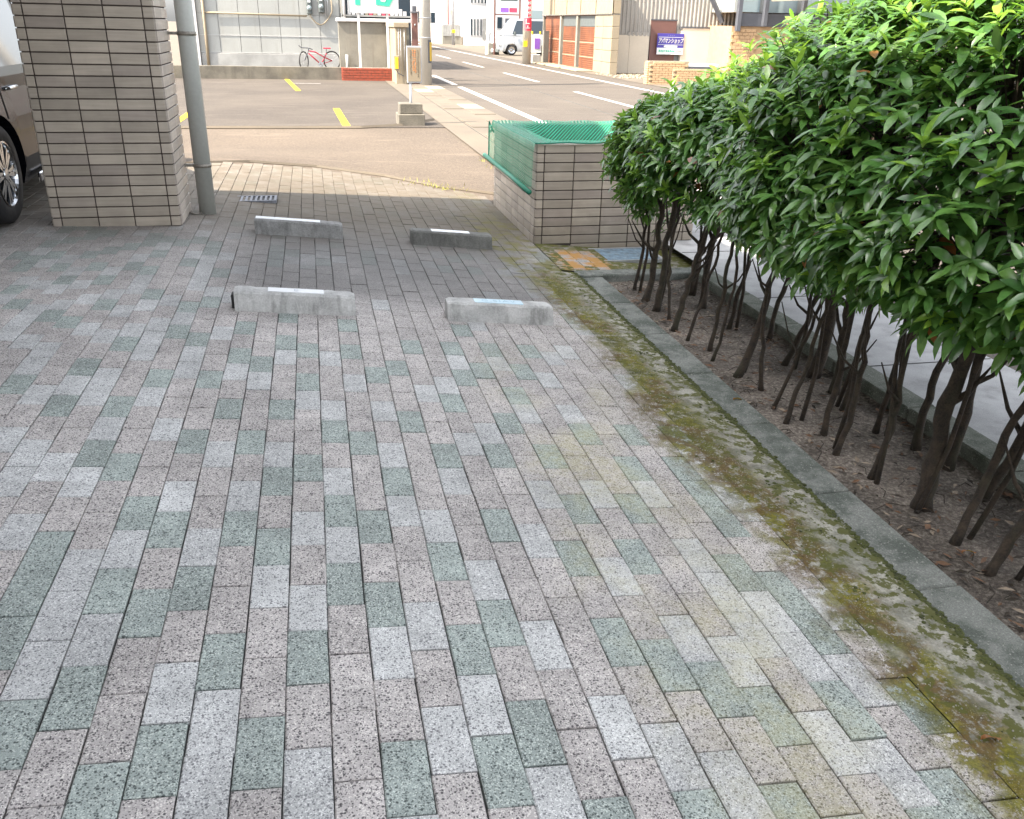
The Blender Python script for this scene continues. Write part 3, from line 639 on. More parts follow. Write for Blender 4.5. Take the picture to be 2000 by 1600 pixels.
# net
nt_o = thing("net_cover", (EX0, 5.3, .3), "green bird net draped over the refuse enclosure and hanging down its side", "net")
b = MB(); us = np.linspace(0, 1, 44); vs2 = np.linspace(0, 1, 48); vv = []
def netpt(u, v):
    y = EY0-.03+v*(EY1+.12-(EY0-.03)); s = u*1.72                       # distance along the drape from the hem
    if s < .36:
        x = EX0-.020-.02*math.sin(y*9)*(1-s/.36)-.012; z = .245+s*.97+.01*math.sin(y*14)
    else:
        x = EX0-.025+(s-.36); z = EZ+.022
        ix = smst(x, EX0+w-.02, EX0+.45)*smst(x, EX1-w+.02, EX1-.42); iy = smst(y, EY0+w-.02, EY0+.55)*smst(y, EY1-w, EY1-.5)
        z -= .26*ix*iy; z += .004*math.sin(x*17+y*5)*math.sin(y*11)
        if y > EY1+.0: z -= (y-EY1)*1.0
    return (x, y, z)
vv = [netpt(u, v) for v in vs2 for u in us]; n_ = len(us)
b.add(vv, [(j*n_+i, j*n_+i+1, (j+1)*n_+i+1, (j+1)*n_+i) for j in range(len(vs2)-1) for i in range(n_-1)])
b.build("net_sheet", NET, nt_o, True, fix=False)
MB().tube([(EX0-.045, EY0+.02, .232), (EX0-.05, 5.2, .250), (EX0-.05, EY1+.25, .262)], .020, 10).build("hem_pole", NETEDGE, nt_o, True)
MB().tube([netpt(u, 0.0) for u in np.linspace(.21, 1, 30)], .007, 6).build("edge_rope", NETEDGE, nt_o, True)
MB().tube([netpt(u, 1.0) for u in np.linspace(0, 1, 40)], .007, 6).build("edge_rope", NETEDGE, nt_o, True)
MB().tube([netpt(.215, v) for v in np.linspace(0, 1, 30)], .005, 6).build("edge_rope", NETEDGE, nt_o, True)
# weeds
b = MB()
for cx, cy, n_ in ((2.35, 8.6, 80), (1.12, 7.02, 34), (1.35, 6.88, 26), (2.3, 9.3, 30)):
    for i in range(n_):
        x = cx+random.gauss(0, .13); y = cy+random.gauss(0, .10); z = gz(x, y); a = random.uniform(0, 6.3); h = random.uniform(.015, .05)
        b.add([(x-.004, y, z), (x+.004, y, z), (x+math.cos(a)*.03, y+math.sin(a)*.03, z+h)], [(0, 1, 2)])
o = b.build("weeds", WEED, None, fix=False); put(o, "yellowish weeds in the edging cracks of the drive", None, None, "stuff")

# ------------------------------------------------------------------ hedge of separate shrubs
def leaf_template(k):
    rr = random.Random(k); st = [.22, .5, .78]; wd = [.125, .170, .115]; curv = rr.uniform(.10, .42); fold = rr.uniform(.10, .35); tw = rr.uniform(-.25, .25)
    v = [(0, 0, 0)]
    for t, w_ in zip(st, wd):
        z = -curv*t*t; s_ = math.sin(tw*t)
        v += [(-w_, t, z+fold*w_+s_*w_), (0, t, z), (w_, t, z+fold*w_-s_*w_)]
    v.append((rr.uniform(-.03, .03), 1.0, -curv))
    f = [(0, 2, 1), (0, 3, 2)]
    for i in (0, 1): a = 1+3*i; f += [(a, a+1, a+4, a+3), (a+1, a+2, a+5, a+4)]
    f += [(7, 8, 10), (8, 9, 10)]
    return np.array(v), f
LT = [leaf_template(k) for k in range(7)]
LM = []
for v, f in LT:
    row = []
    for mt in LEAF:
        me = bpy.data.meshes.new("leaf"); me.from_pydata([tuple(q) for q in v], [], f); me.materials.append(mt)
        me.polygons.foreach_set("use_smooth", [True]*len(f)); row.append(me)
    LM.append(row)
front = [(2.10, 3.28, .016), (2.10, 3.04, .030), (2.10, 2.85, .030), (2.09, 2.64, .014), (2.10, 2.44, .024), (2.11, 2.25, .013), (2.11, 2.05, .017), (2.10, 1.91, .012), (2.13, 1.69, .026), (2.13, 1.51, .016),
         (2.13, 1.28, .012), (2.11, 1.10, .015), (2.16, .94, .018), (2.15, .76, .019), (2.17, .55, .018), (2.19, .32, .046), (2.19, .07, .022), (2.19, -.12, .024), (2.19, -.42, .022), (2.18, -.72, .026), (2.19, -1.02, .020)]
back = [(2.44, 3.15, .030), (2.43, 2.87, .032), (2.46, 2.45, .018), (2.54, 2.18, .020), (2.47, 1.79, .022), (2.50, 1.62, .045), (2.47, 1.40, .032), (2.45, 1.21, .020), (2.48, .97, .017), (2.50, .76, .026), (2.53, .56, .030), (2.52, .33, .028), (2.50, -.05, .024), (2.50, -.45, .030), (2.48, -.85, .025)]
def hprof(y):                                         # end rounding of the hedge
    t = min(1, max(0, (y-2.45)/1.42)); return math.sqrt(max(.0, 1-t**1.8))
def hedge_pt(th, y):
    """point on the hedge surface; th 0 = path side bottom, going over the top to the road side"""
    e = hprof(y); bx = 2.47; w_ = (.56+.06*math.sin(y*2.1)+.03*math.sin(y*5.3)); zb = .34+.10*smst(-y, -1.0, .3)+.03*math.sin(y*4.7)-.26*smst(y, 2.5, 3.5)
    top = 1.61+.05*math.sin(y*1.7+1)-.55*smst(y, 1.0, 3.7); cz = .80; c, s_ = math.cos(th), math.sin(th)
    q = 1.0; cx = math.copysign(abs(c)**q, c); sz = math.copysign(abs(s_)**q, s_)
    hw = w_*(.34+.66*e); x = bx-cx*(hw+.09*smst(y, 2.0, 3.4))
    z = cz+sz*((top-cz)*(.30+.70*e) if s_ > 0 else (cz-zb)*(.45+.55*e))
    if c > 0: x += .22*smst(z, .50, 1.25)*smst(y, 1.7, 3.5)
    return Vector((x, y, z))
tips = []
NT = 7000
for i in range(NT):
    y = random.uniform(-1.6, 3.84); th = random.uniform(-.62*math.pi/1.0*.55, math.pi*1.12)
    P = hedge_pt(th, y); C0 = Vector((2.47, min(y, 3.0), .85)); out = (P-C0).normalized()
    depth = abs(random.gauss(0, .075)) if i % 5 else random.uniform(.05, .45)
    lump = .038*mnoise.noise((P.x*3.1, P.y*3.1, P.z*3.1))+.02*mnoise.noise((P.x*9, P.y*9, P.z*9))
    if depth < .12 and mnoise.noise((P.x*2.6+9, P.y*2.6, P.z*2.6)) < -.36 and P.z < 1.15: continue   # holes that show the inside
    tips.append((P-out*(depth-lump), out, depth))
for i in range(170):                                  # shoots that stick out of the top and face
    y = random.uniform(-1.2, 3.4); th = random.uniform(.1, 2.2); P = hedge_pt(th, y); out = (P-Vector((2.47, min(y, 3), .85))).normalized(); tips.append((P+out*random.uniform(.02, .09), out, -.05))
for i in range(16):
    y = 3.0+random.uniform(0, .7); P = Vector((random.uniform(1.95, 2.7), y, random.uniform(.12, .45))); tips.append((P, Vector((-.5, .4, .1)).normalized(), 0))
shr = [(x, y, r, 0, i) for i, (x, y, r) in enumerate(front)]+[(x, y, r, 1, i) for i, (x, y, r) in enumerate(back)]
own = [[] for _ in shr]
for t in tips:
    P = t[0]; best = min(range(len(shr)), key=lambda k: (shr[k][1]-P.y)**2*2.2+((shr[k][0]+(.06 if shr[k][3] else -.04))-P.x)**2*(1.6 if P.z < 1.2 else .8)+random.uniform(0, .03)); own[best].append(t)
ORD = ["first", "second", "third", "fourth", "fifth", "sixth", "seventh", "eighth", "ninth", "tenth", "eleventh", "twelfth", "thirteenth", "fourteenth", "fifteenth", "sixteenth", "seventeenth", "eighteenth", "nineteenth", "twentieth", "twenty-first"]
def basis(l, nrm):
    y_ = l.normalized(); z_ = (nrm-y_*nrm.dot(y_)).normalized(); x_ = y_.cross(z_); return x_, y_, z_
for k, (x, y, r, row, i) in enumerate(shr):
    thick = "thick" if r > .04 else "stout" if r > .025 else "slender"
    lab = f"evergreen shrub with {thick} trunk, {ORD[i]} from far end of the {'paving side' if row == 0 else 'back'} row"
    t = thing("hedge_shrub", (x, y, -.215), lab, "shrub", "evergreen shrubs planted as a hedge")
    rr = random.Random(k+5); lean = Vector((rr.uniform(.02, .16), rr.uniform(-.07, .12), 0)); 
    if k in (8,): lean = Vector((.26, .16, 0))
    if k == 16: lean = Vector((.22, .05, 0))
    zt = .55+rr.uniform(-.06, .16); b = MB(); pts = []; nseg = 15
    for s in range(nseg+1):
        q = s/nseg; wob = (.006+r*.25)*math.sin(q*5+k)-(.035 if r < .03 else .01)*(1-q)**4*(1 if k % 3 else -.4)
        pts.append(Vector((x, y, -.235))+lean*q*1.15+Vector((wob+.03*(q*q-q)*rr.choice((-1, 1)), .012*math.cos(q*6+k), q*(zt+.235))))
    rad = [(r*.70+.001)*(1.35 if s == 0 else 1.0-.36*s/nseg+rr.uniform(-.07, .13)) for s in range(nseg+1)]
    tr = b.tube(pts, rad, 9 if r > .02 else 7).build("trunk", BARK, t, True)
    if rr.random() < .32:                               # a second thin stem beside the trunk
        a = rr.uniform(0, 6.3); q0 = Vector((x+math.cos(a)*.045, y+math.sin(a)*.06, -.235)); q3 = pts[-3]+Vector((rr.uniform(-.07, .07), rr.uniform(-.09, .09), .05))
        MB().tube([q0, q0.lerp(q3, .33)+Vector((.012, 0, 0)), q0.lerp(q3, .66)+Vector((-.010, .01, 0)), q3], [.011, .0095, .008, .006], 6).build("stem", BARK, t, True)
    br = MB(); ends = []
    tl = own[k]; cands = rr.sample(tl, min(len(tl), 7)) if tl else []
    for q in range(2 if r < .02 else 3):               # bare lower side shoots
        s = rr.randint(5, 13); a = rr.uniform(0, 6.3); L = rr.uniform(.12, .3); p0 = pts[s]; d = Vector((math.cos(a), math.sin(a)*.8, .9)).normalized()
        br.tube([p0, p0+d*L*.5+Vector((0, 0, -.01)), p0+d*L+Vector((0, 0, .05))], [r*.42, r*.30, .0025], 5)
    for tp in cands:
        p0 = pts[-1] if rr.random() < .6 else pts[-2]; p1 = tp[0]-tp[1]*.05; mid = p0.lerp(p1, .5)+Vector((rr.uniform(-.05, .05), rr.uniform(-.05, .05), .04)); ends.append((p0, mid, p1))
        br.tube([p0, p0.lerp(mid, .5), mid, mid.lerp(p1, .6), p1], [r*.55, r*.48, r*.38, r*.25, .003], 5)
    for tp in tl:                                     # twigs
        if rr.random() < .35 and ends:
            e = min(ends, key=lambda e: (e[1]-tp[0]).length); p1 = tp[0]; br.tube([e[1], e[1].lerp(p1, .55)+Vector((0, 0, .015)), p1], [.004, .003, .002], 4)
    put(br.build("branches", BARK, t, True, fix=False), kind="stuff")
    leaves = []
    for P, out, depth in tl:
        d = (out*.50+Vector((rr.gauss(0, .25), rr.gauss(0, .25), .72+rr.gauss(0, .2)))).normalized()
        young = (depth < .03 and rr.random() < (.26 if P.z > 1.0 else .14)); nl = rr.randint(6, 9); a0 = rr.uniform(0, 6.3)
        s1 = d.orthogonal().normalized(); s2 = d.cross(s1)
        for q in range(nl):
            a = a0+q*2.4; el = R_(rr.uniform(50, 96)) if not young else R_(rr.uniform(22, 62)); rad_ = s1*math.cos(a)+s2*math.sin(a)
            l = d*math.cos(el)+rad_*math.sin(el)+Vector((0, 0, -.12)); nr = d*math.sin(el)-rad_*math.cos(el)+Vector((0, 0, .35))
            L = rr.choice((rr.uniform(.045, .07), rr.uniform(.07, .112), rr.uniform(.075, .105)))*(.88 if young else 1.0); o_ = P+d*(q*.006)
            h = rr.random(); mt = 3 if h < .006 else 2 if (young and h < .85) else 1 if h < (.62 if depth < .08 else .30) else 0
            leaves.append((o_, l, nr, L, rr.randrange(7), mt, depth))
    # leaves that show largest: nearest the camera and outermost
    near = [j for j, q in enumerate(leaves) if q[6] < .05 and inview(q[0].x, q[0].y, 9) and (q[0]-CAM).dot(q[1].cross(q[2]).cross(q[1])) < 9]
    def score(j):
        P = leaves[j][0]; dd = P-CAM; zz_ = dd.dot(_fw); u = dd.dot(_r2)/zz_*1.6928; v_ = -dd.dot(_u2)/zz_*2.116
        return leaves[j][3]/dd.length if (zz_ > .3 and abs(u) < 1.02 and abs(v_) < 1.03 and P.x < 2.5) else 0
    sc = sorted(((score(j), j) for j in near), reverse=True); nsing = 70 if row == 0 else 14
    sel = set(j for s_, j in sc[:nsing] if s_ > 0.017)
    acc_v = []; acc_f = []; acc_m = []; base = 0; org = Vector((x, y, -.215))
    crown = None
    for j, (P, l, nr, L, vi, mt, dp_) in enumerate(leaves):
        if j in sel: continue
        x_, y_, z_ = basis(l, nr); A = np.array([x_, y_, z_])*L; v = LT[vi][0] @ A + np.array(P-org)
        acc_v.append(v); acc_f += [tuple(q+base for q in f) for f in LT[vi][1]]; acc_m += [mt]*len(LT[vi][1]); base += len(v)
    if acc_v:
        me = bpy.data.meshes.new("crown"); me.from_pydata([tuple(q) for q in np.concatenate(acc_v)], [], acc_f)
        for mt in LEAF: me.materials.append(mt)
        me.polygons.foreach_set("material_index", acc_m); me.polygons.foreach_set("use_smooth", [True]*len(acc_f))
        crown = bpy.data.objects.new("crown", me); link(crown, t, tuple(org)); put(crown, kind="stuff")
        for j in sel:
            P, l, nr, L, vi, mt, dp_ = leaves[j]; x_, y_, z_ = basis(l, nr); lo = bpy.data.objects.new("leaf", LM[vi][mt]); col.objects.link(lo); lo.parent = t
            lo.matrix_local = Matrix(((x_.x*L, y_.x*L, z_.x*L, P.x-org.x), (x_.y*L, y_.y*L, z_.y*L, P.y-org.y), (x_.z*L, y_.z*L, z_.z*L, P.z-org.z), (0, 0, 0, 1)))

# ------------------------------------------------------------------ dark car behind the pillar
def wheel(parent, c, r, w_, sgn, nsp=8, detail=True):
    f3 = lambda x, y, h: (c[0]+sgn*h, c[1]+x, c[2]+y)
    b = MB().lathe([(r*.62, 0), (r*.70, .012), (r*.92, .012), (r*.985, -.006), (r, -.03), (r, -w_+.03), (r*.97, -w_), (r*.6, -w_)], f3, 40)
    wl = b.build("wheel", BLACK, parent, True)
    rim = MB().lathe([(r*.66, .012), (r*.63, .014), (r*.60, -.005), (r*.57, -.05), (r*.55, -.14)], f3, 40); rim.lathe([(r*.13, .002), (r*.12, .010), (0.001, .012)], f3, 16)
    for k in range(nsp):
        for dd in (-.13, .13):
            a = 2*math.pi*k/nsp+dd; a2 = 2*math.pi*k/nsp+dd*.7
            p0 = (math.cos(a2)*r*.11, math.sin(a2)*r*.11); p1 = (math.cos(a)*r*.61, math.sin(a)*r*.61); nx_, ny_ = -math.sin(a)*.0115, math.cos(a)*.0115
            q = [(p0[0]-nx_, p0[1]-ny_), (p0[0]+nx_, p0[1]+ny_), (p1[0]+nx_*1.3, p1[1]+ny_*1.3), (p1[0]-nx_*1.3, p1[1]-ny_*1.3)]
            rim.add([f3(u, v, .004) for u, v in q]+[f3(u, v, -.03) for u, v in q], [(0, 1, 2, 3), (0, 1, 5, 4), (1, 2, 6, 5), (2, 3, 7, 6), (3, 0, 4, 7)])
    rim.build("rim", CHROME, wl, False); MB().lathe([(r*.54, -.09), (.001, -.09)], f3, 24).build("brake_disc", DARKST, wl)
    return wl
def car(label, name, X, side, Y0, Y1, zg, zs, roof, wheels, wr, width, paint, glassm, cat, along, windows, doorline, cabin, handles):
    """side profile in (a,z), a along the car; along='y': outer side at x=X, body goes to X+side*width"""
    if along == 'y': F = lambda a, z, d: (X+side*d, a, z)
    else: F = lambda a, z, d: (a, X+side*d, z)
    t = thing(name, F((Y0+Y1)/2, zg, width/2), label, cat)
    low = [(Y0+.02, zg+.28), (Y0, zg+.55), (Y0+.06, zs)]; belt = cabin
    # lower body: a grid of side columns that follow the wheel arches
    ar = wr+.055
    def ins(z): return .012+.05*smst(z, zg+.55, zs)+.05*smst(z, zg+.35, zg+.2)
    acs = set(np.round(np.linspace(Y0, Y1, 60), 4))
    for wc in wheels:
        acs = {q for q in acs if abs(q-wc) > ar+.01} | {round(wc+ar*math.cos(math.pi*q/16), 4) for q in range(17)}
    acs = sorted(acs); NR = 8; b = MB(); cols = []
    def zlo(a):
        z = zg+.20
        for wc in wheels:
            if abs(a-wc) <= ar: z = max(z, zg+wr+math.sqrt(max(0, ar*ar-(a-wc)**2)))
        return z
    def zhi(a):
        q = min(a-Y0, Y1-a); return zs-.16*(1-smst(q, 0, .35))
    for far in (False, True):
        g_ = []
        for a in acs:
            lo_, hi_ = zlo(a), zhi(a); endin = .10*(1-smst(min(a-Y0, Y1-a), 0, .25))
            g_.append([F(a, z, (width-ins(z)-endin) if far else ins(z)+endin) for z in [lo_+(hi_-lo_)*r/NR for r in range(NR+1)]])
        cols.append(g_)
    na = len(acs); vv = [p for g_ in cols for c_ in g_ for p in c_]; K = NR+1; off = na*K; ff = []
    for i in range(na-1):
        for r in range(NR):
            ff.append((i*K+r, (i+1)*K+r, (i+1)*K+r+1, i*K+r+1)); ff.append((off+i*K+r, off+i*K+r+1, off+(i+1)*K+r+1, off+(i+1)*K+r))
        ff.append((i*K+NR, (i+1)*K+NR, off+(i+1)*K+NR, off+i*K+NR)); ff.append((i*K, off+i*K, off+(i+1)*K, (i+1)*K))
    for r in range(NR):
        ff.append((r, r+1, off+r+1, off+r)); q = (na-1)*K; ff.append((q+r, off+q+r, off+q+r+1, q+r+1))
    b.add(vv, ff); me = b.mesh("body", paint, False, WL[t.name])
    bo = bpy.data.objects.new("body", me); link(bo, t, tuple(WL[t.name]))
    md = bo.modifiers.new("bevel", 'BEVEL'); md.width = .025; md.segments = 3; md.limit_method = 'ANGLE'; md.angle_limit = R_(50)
    # cabin: belt outline to roof, leaning in
    (a0, a1, r0, r1) = cabin; i0, i1 = .055, .20
    pts = [F(a0, zs-.01, i0), F(a1, zs-.01, i0), F(r1, roof, i1), F(r0, roof, i1), F(a0, zs-.01, width-i0), F(a1, zs-.01, width-i0), F(r1, roof, width-i1), F(r0, roof, width-i1)]
    cb = MB().add(pts, [(0, 1, 2, 3), (7, 6, 5, 4), (3, 2, 6, 7), (0, 3, 7, 4), (1, 5, 6, 2)]).build("cabin", paint, t)
    md = cb.modifiers.new("bevel", 'BEVEL'); md.width = .05; md.segments = 3
    def side_pt(a, z, off, far=False):
        q = i0+(i1-i0)*(z-zs)/(roof-zs)-off; return F(a, z, width-q if far else q)
    for (w0, w1, w2, w3) in windows:                  # bottom a0,a1, top a0,a1
        zb, zt = zs+.05, roof-.09
        for far in (False, True):
            MB().add([side_pt(w0, zb, .004, far), side_pt(w1, zb, .004, far), side_pt(w3, zt, .004, far), side_pt(w2, zt, .004, far), side_pt(w0, zb, -.01, far), side_pt(w1, zb, -.01, far), side_pt(w3, zt, -.01, far), side_pt(w2, zt, -.01, far)],
                     [(0, 1, 2, 3), (0, 4, 5, 1), (1, 5, 6, 2), (2, 6, 7, 3), (3, 7, 4, 0)]).build("side_window", glassm, t)
    for (aa, bb, sg) in ((a0, r0, -1), (a1, r1, 1)):
        q = .008*sg
        MB().add([F(aa+(bb-aa)*.12+q, zs+.05, .14), F(aa+(bb-aa)*.12+q, zs+.05, width-.14), F(aa+(bb-aa)*.86+q, roof-.08, width-.24), F(aa+(bb-aa)*.86+q, roof-.08, .24)], [(0, 1, 2, 3)]).build("windscreen" if sg == side else "rear_window", glassm, t)
    for (aa, zl, zh, lean_) in doorline:
        for far in (False, True):
            b = MB(); p = []
            for z in np.linspace(zl, zh, 7): dd = ins(z)-.0015; p.append(F(aa+lean_*(z-zl), z, width-dd if far else dd))
            b.tube(p, .0035, 4).build("door_gap", BLACK, t)
    for (aa, z) in handles:
        for far in (False, True):
            dd = ins(z)-.022; q = width-dd if far else dd; dd2 = ins(z); q2 = width-dd2 if far else dd2
            h = MB().tube([F(aa-.11, z, q2), F(aa-.08, z+.004, q), F(aa+.08, z+.006, q), F(aa+.11, z+.002, q2)], [.010, .014, .014, .010], 8).build("door_handle", CHROME, t, True)
    for wc in wheels:
        for far in (False, True):
            cx = F(wc, zg+wr, width-.045 if far else .045); sgn = (-side if not far else side)
            if along == 'y': wheel(t, cx, wr, .20, sgn)
            else:
                f3 = lambda x, y, h, cx=cx, sgn=sgn: (cx[0]+x, cx[1]+sgn*h, cx[2]+y)
                wl = MB().lathe([(wr*.62, 0), (wr*.9, .012), (wr, -.02), (wr, -.15), (wr*.6, -.17)], f3, 28).build("wheel", BLACK, t, True)
                rm = MB().lathe([(wr*.64, .008), (wr*.58, .0), (wr*.5, -.03), (wr*.2, -.01), (.001, 0)], f3, 20).build("rim", CHROME, wl, True)
    return t, F
ZC = .105
c1, F1 = car("glossy black car parked behind the tiled pillar, only its rear wheel and door showing", "parked_car", -1.955, -1, 3.55, 7.95, ZC, ZC+.93, ZC+1.52, (4.40, 7.05), .325, 1.74, CARP, GLASS, "car", 'y',
             [(4.44, 4.66, 4.66, 4.74), (4.72, 5.62, 4.80, 5.60), (5.70, 6.55, 5.68, 6.22)], [(4.62, ZC+.66, ZC+.92, .2), (5.66, ZC+.2, ZC+.92, .03), (6.62, ZC+.2, ZC+.92, -.02)], (4.05, 6.95, 4.45, 6.15), [(4.88, ZC+.84), (5.92, ZC+.84)])
MB().cbox(-1.985, -1.965, 5.05, 6.45, ZC+.17, ZC+.24, .008).build("side_sill", CHROME, c1)

# ------------------------------------------------------------------ far left: low wall, planter, sign, block wall, bicycle, building
lw = MB().cbox(-6.5, .955, 26.0, 26.14, -.2, .175, .01); o = lw.build("low_wall", WALLC, None, loc=(-2.7, 26.07, -.18)); put(o, "long low stained concrete wall at the back of the parking lot", "wall")
pt = thing("brick_planter", (1.8, 26, -.18), "low red brick planter carrying the white sign posts", "planter")
MB().box(.985, 2.575, 25.725, 26.275, -.2, .155).build("mortar_core", CONC, pt); MB().box(1.05, 2.5, 25.80, 26.2, .156, .175).build("soil", SOIL, pt)
bmx = MB().cbox(-.1, .1, -.045, .045, -.031, .031, .004).mesh("brick", REDBR); bmh = MB().cbox(-.05, .05, -.045, .045, -.031, .031, .004).mesh("brick", REDBR)
for r in range(5):
    z = -.150+r*.072; st = .105 if r % 2 else 0; x = .97
    while x < 2.585:
        w_ = (.105 if (x == .97 and r % 2) else .21); w_ = min(w_, 2.59-x)
        if w_ > .06:
            me = bmx if w_ > .15 else bmh
            for yy in (25.74, 26.26): inst("brick", me, pt, (x+w_/2, yy, z))
        x += w_
    for yy in (25.86, 26.03, 26.16):
        for xx in (.992, 2.568): q = inst("brick", bmh, pt, (xx, yy, z)); q.rotation_euler = (0, 0, R_(90)); q.scale = (1.5, 1, 1)
sg = thing("sign_board", (1.92, 26, .15), "white sign board with green letters on two white posts above the red planter", "sign")
MB().box(1.26, 2.66, 25.96, 26.04, 1.69, 3.3).build("board", SIGNW, sg)
b = MB()
for x0, x1, y0, y1, z0, z1 in ((1.235, 2.685, 25.94, 26.06, 1.655, 1.688), (1.225, 1.258, 25.94, 26.06, 1.69, 3.3), (2.662, 2.695, 25.94, 26.06, 1.69, 3.3)): b.box(x0, x1, y0, y1, z0, z1)
b.build("frame", GALV, sg)
for x in (1.52, 2.36): MB().cbox(x-.035, x+.035, 25.965, 26.035, .15, 1.654, .006).build("post", WHITE, sg)
FY = lambda y: (lambda u, v: (u, y, v))
MB().prism([(1.44, 1.875), (1.585, 1.865), (1.585, 2.25), (1.80, 2.25), (1.88, 2.45), (1.80, 2.66), (1.44, 2.66)], FY(25.935), (0, .022, 0)).build("letter", GREENP, sg)
MB().prism([(2.04, 1.885), (2.42, 1.85), (2.55, 2.08), (2.55, 2.45), (2.42, 2.66), (2.04, 2.66)], FY(25.935), (0, .022, 0)).build("letter", GREENP, sg)
MB().prism([(2.18, 1.985), (2.30, 1.965), (2.36, 2.08), (2.36, 2.45), (2.30, 2.54), (2.18, 2.54)], FY(25.930), (0, .004, 0)).build("letter_hole", SIGNW, sg)
bw = thing("block_wall", (1.9, 27, -.18), "grey rendered wall with a white cap behind the sign posts", "wall")
MB().cbox(.95, 3.10, 27.0, 27.3, -.2, 1.415, .01).build("wall_face", BLOCKW, bw); MB().cbox(.90, 3.17, 26.93, 27.37, 1.42, 1.52, .015).build("cap", WHITE, bw)
MB().tube([(1.17, 26.9, -.18), (1.17, 26.9, .50)], .05, 10).build("stub_pipe", PLINTH, bw, True)
pr = thing("wall_pier", (2.6, 24.4, -.18), "cream rendered wall pier beside the red planter", "pier")
MB().cbox(2.42, 2.74, 24.30, 26.9, -.2, 1.30, .01).build("shaft", CREAM, pr); MB().cbox(2.38, 2.80, 24.24, 26.91, 1.303, 1.43, .012).build("cap", CREAM, pr)
for i, x in enumerate((2.50, 2.56, 2.66)): MB().tube([(x, 24.27, 0.0+.1*i), (x+.01, 24.27, 1.28)], .008, 5).build("cable", GALV, pr, True)
mt_ = thing("yellow_meter_box", (2.46, 24.2, .4), "small yellow box fixed beside the cream pier", "box")
MB().cbox(2.35, 2.50, 24.12, 24.22, .20, .58, .01).build("case", CREAM, mt_); MB().cbox(2.385, 2.47, 24.10, 24.118, .24, .54, .002).build("face", YELLOW, mt_)
MB().tube([(2.42, 24.17, .2), (2.46, 24.15, .12), (2.62, 24.12, .05)], .012, 6).build("cable", DARKST, mt_, True)
bp = thing("dark_post", (2.98, 24.4, -.18), "dark brown square post between the cream pier and the utility pole", "post")
MB().cbox(2.90, 3.06, 24.3, 24.46, -.18, 1.68, .01).build("shaft", BROWN, bp); MB().cbox(2.87, 3.16, 24.27, 24.49, 1.683, 1.72, .004).build("cap", DARKST, bp)
MB().cbox(2.92, 3.04, 24.36, 24.44, 1.723, 1.86, .01).build("fitting", DARKST, bp); MB().tube([(2.98, 24.27, 1.35), (2.98, 24.25, 1.40)], .018, 8).build("knob", GALV, bp, True)
# shop front between: dark glass with small boxes
sh = thing("goods_display", (2.4, 33, 1.4), "dark shop window with small coloured goods above the grey wall", "shop window")
MB().box(1.30, 3.8, 33.1, 33.2, -.2, 3.4).build("window_glass", GLASS, sh)
rr = random.Random(3)
for i in range(14):
    x = 1.5+i*.155; h = rr.uniform(.12, .26); MB().cbox(x, x+.12, 32.95, 33.05, 1.66, 1.66+h, .005).build("box", [WHITE, REDP, SIGNW, CREAM, WHITE][rr.randrange(5)], sh)
MB().box(1.3, 3.8, 32.9, 33.09, 1.60, 1.655).build("shelf", PLINTH, sh)
# utility pole
up = thing("utility_pole", (3.23, 24, -.18), "concrete utility pole with a yellow and black guard beside the road", "pole")
MB().tube([(3.23, 24.0, -.2), (3.23, 24.0, 6.5)], [.165, .125], 20).build("shaft", M("pole_concrete", (.42, .40, .36), .8, .1, 1, 40, .1), up, True)
for z in (1.55, 1.05): MB().lathe([(.160, z), (.167, z), (.167, z+.02), (.160, z+.02)], lambda x, y, h: (x+3.23, y+24, h), 20).build("band", GALV, up, True)
gq = MB()
def arc(zlo, zhi, r_, t0, t1, mt, nm):
    b = MB(); n_ = 8; vv = []
    for i in range(n_+1):
        t_ = t0+(t1-t0)*i/n_; vv += [(3.23+math.cos(t_)*r_, 24+math.sin(t_)*r_, zlo), (3.23+math.cos(t_)*r_, 24+math.sin(t_)*r_, zhi)]
    b.add(vv, [(2*i, 2*i+2, 2*i+3, 2*i+1) for i in range(n_)]); b.build(nm, mt, up, True)
arc(.41, 1.0, .168, -1.25, .15, DARKST, "guard"); arc(.46, .95, .172, -.95, -.72, YELLOW, "guard_stripe"); arc(.46, .95, .172, -.55, -.25, YELLOW, "guard_stripe"); arc(.46, .95, .172, -.15, .1, YELLOW, "guard_stripe")
# notice board near
nb = thing("notice_board", (1.76, 13.6, -.2), "upright beige notice board with orange and dark vertical writing on a short post", "sign")
MB().cbox(1.64, 1.89, 13.56, 13.62, .49, 1.07, .006).build("frame", GALV, nb); MB().box(1.658, 1.872, 13.552, 13.558, .515, 1.045).build("panel", CREAM, nb)
MB().tube([(1.695, 13.59, .0), (1.695, 13.59, .488)], .022, 8).build("post", GALV, nb, True)
rr = random.Random(11)
for cx, mt2, n_ in ((1.705, DKTX, 13), (1.745, ORTX, 11), (1.78, ORTX, 12), (1.825, DKTX, 14)):
    b = MB()
    for j in range(n_):
        z = 1.0-j*.031
        for s in range(4):
            x = cx+rr.uniform(-.012, .006); zz = z+rr.uniform(-.01, .008)
            if rr.random() < .5: b.box(x, x+rr.uniform(.008, .014), 13.548, 13.5515, zz, zz+.0035)
            else: b.box(x, x+.0035, 13.548, 13.5515, zz-.008, zz+.008)
    b.build("writing", mt2, nb)
fb = thing("concrete_footing", (1.68, 13.5, -.18), "two stacked concrete blocks holding up the notice board post", "block")
MB().cbox(1.45, 1.90, 13.30, 13.80, -.2, .005, .01).build("lower_block", WALLC, fb); MB().cbox(1.485, 1.87, 13.38, 13.74, .008, .17, .01).build("upper_block", WALLC, fb)
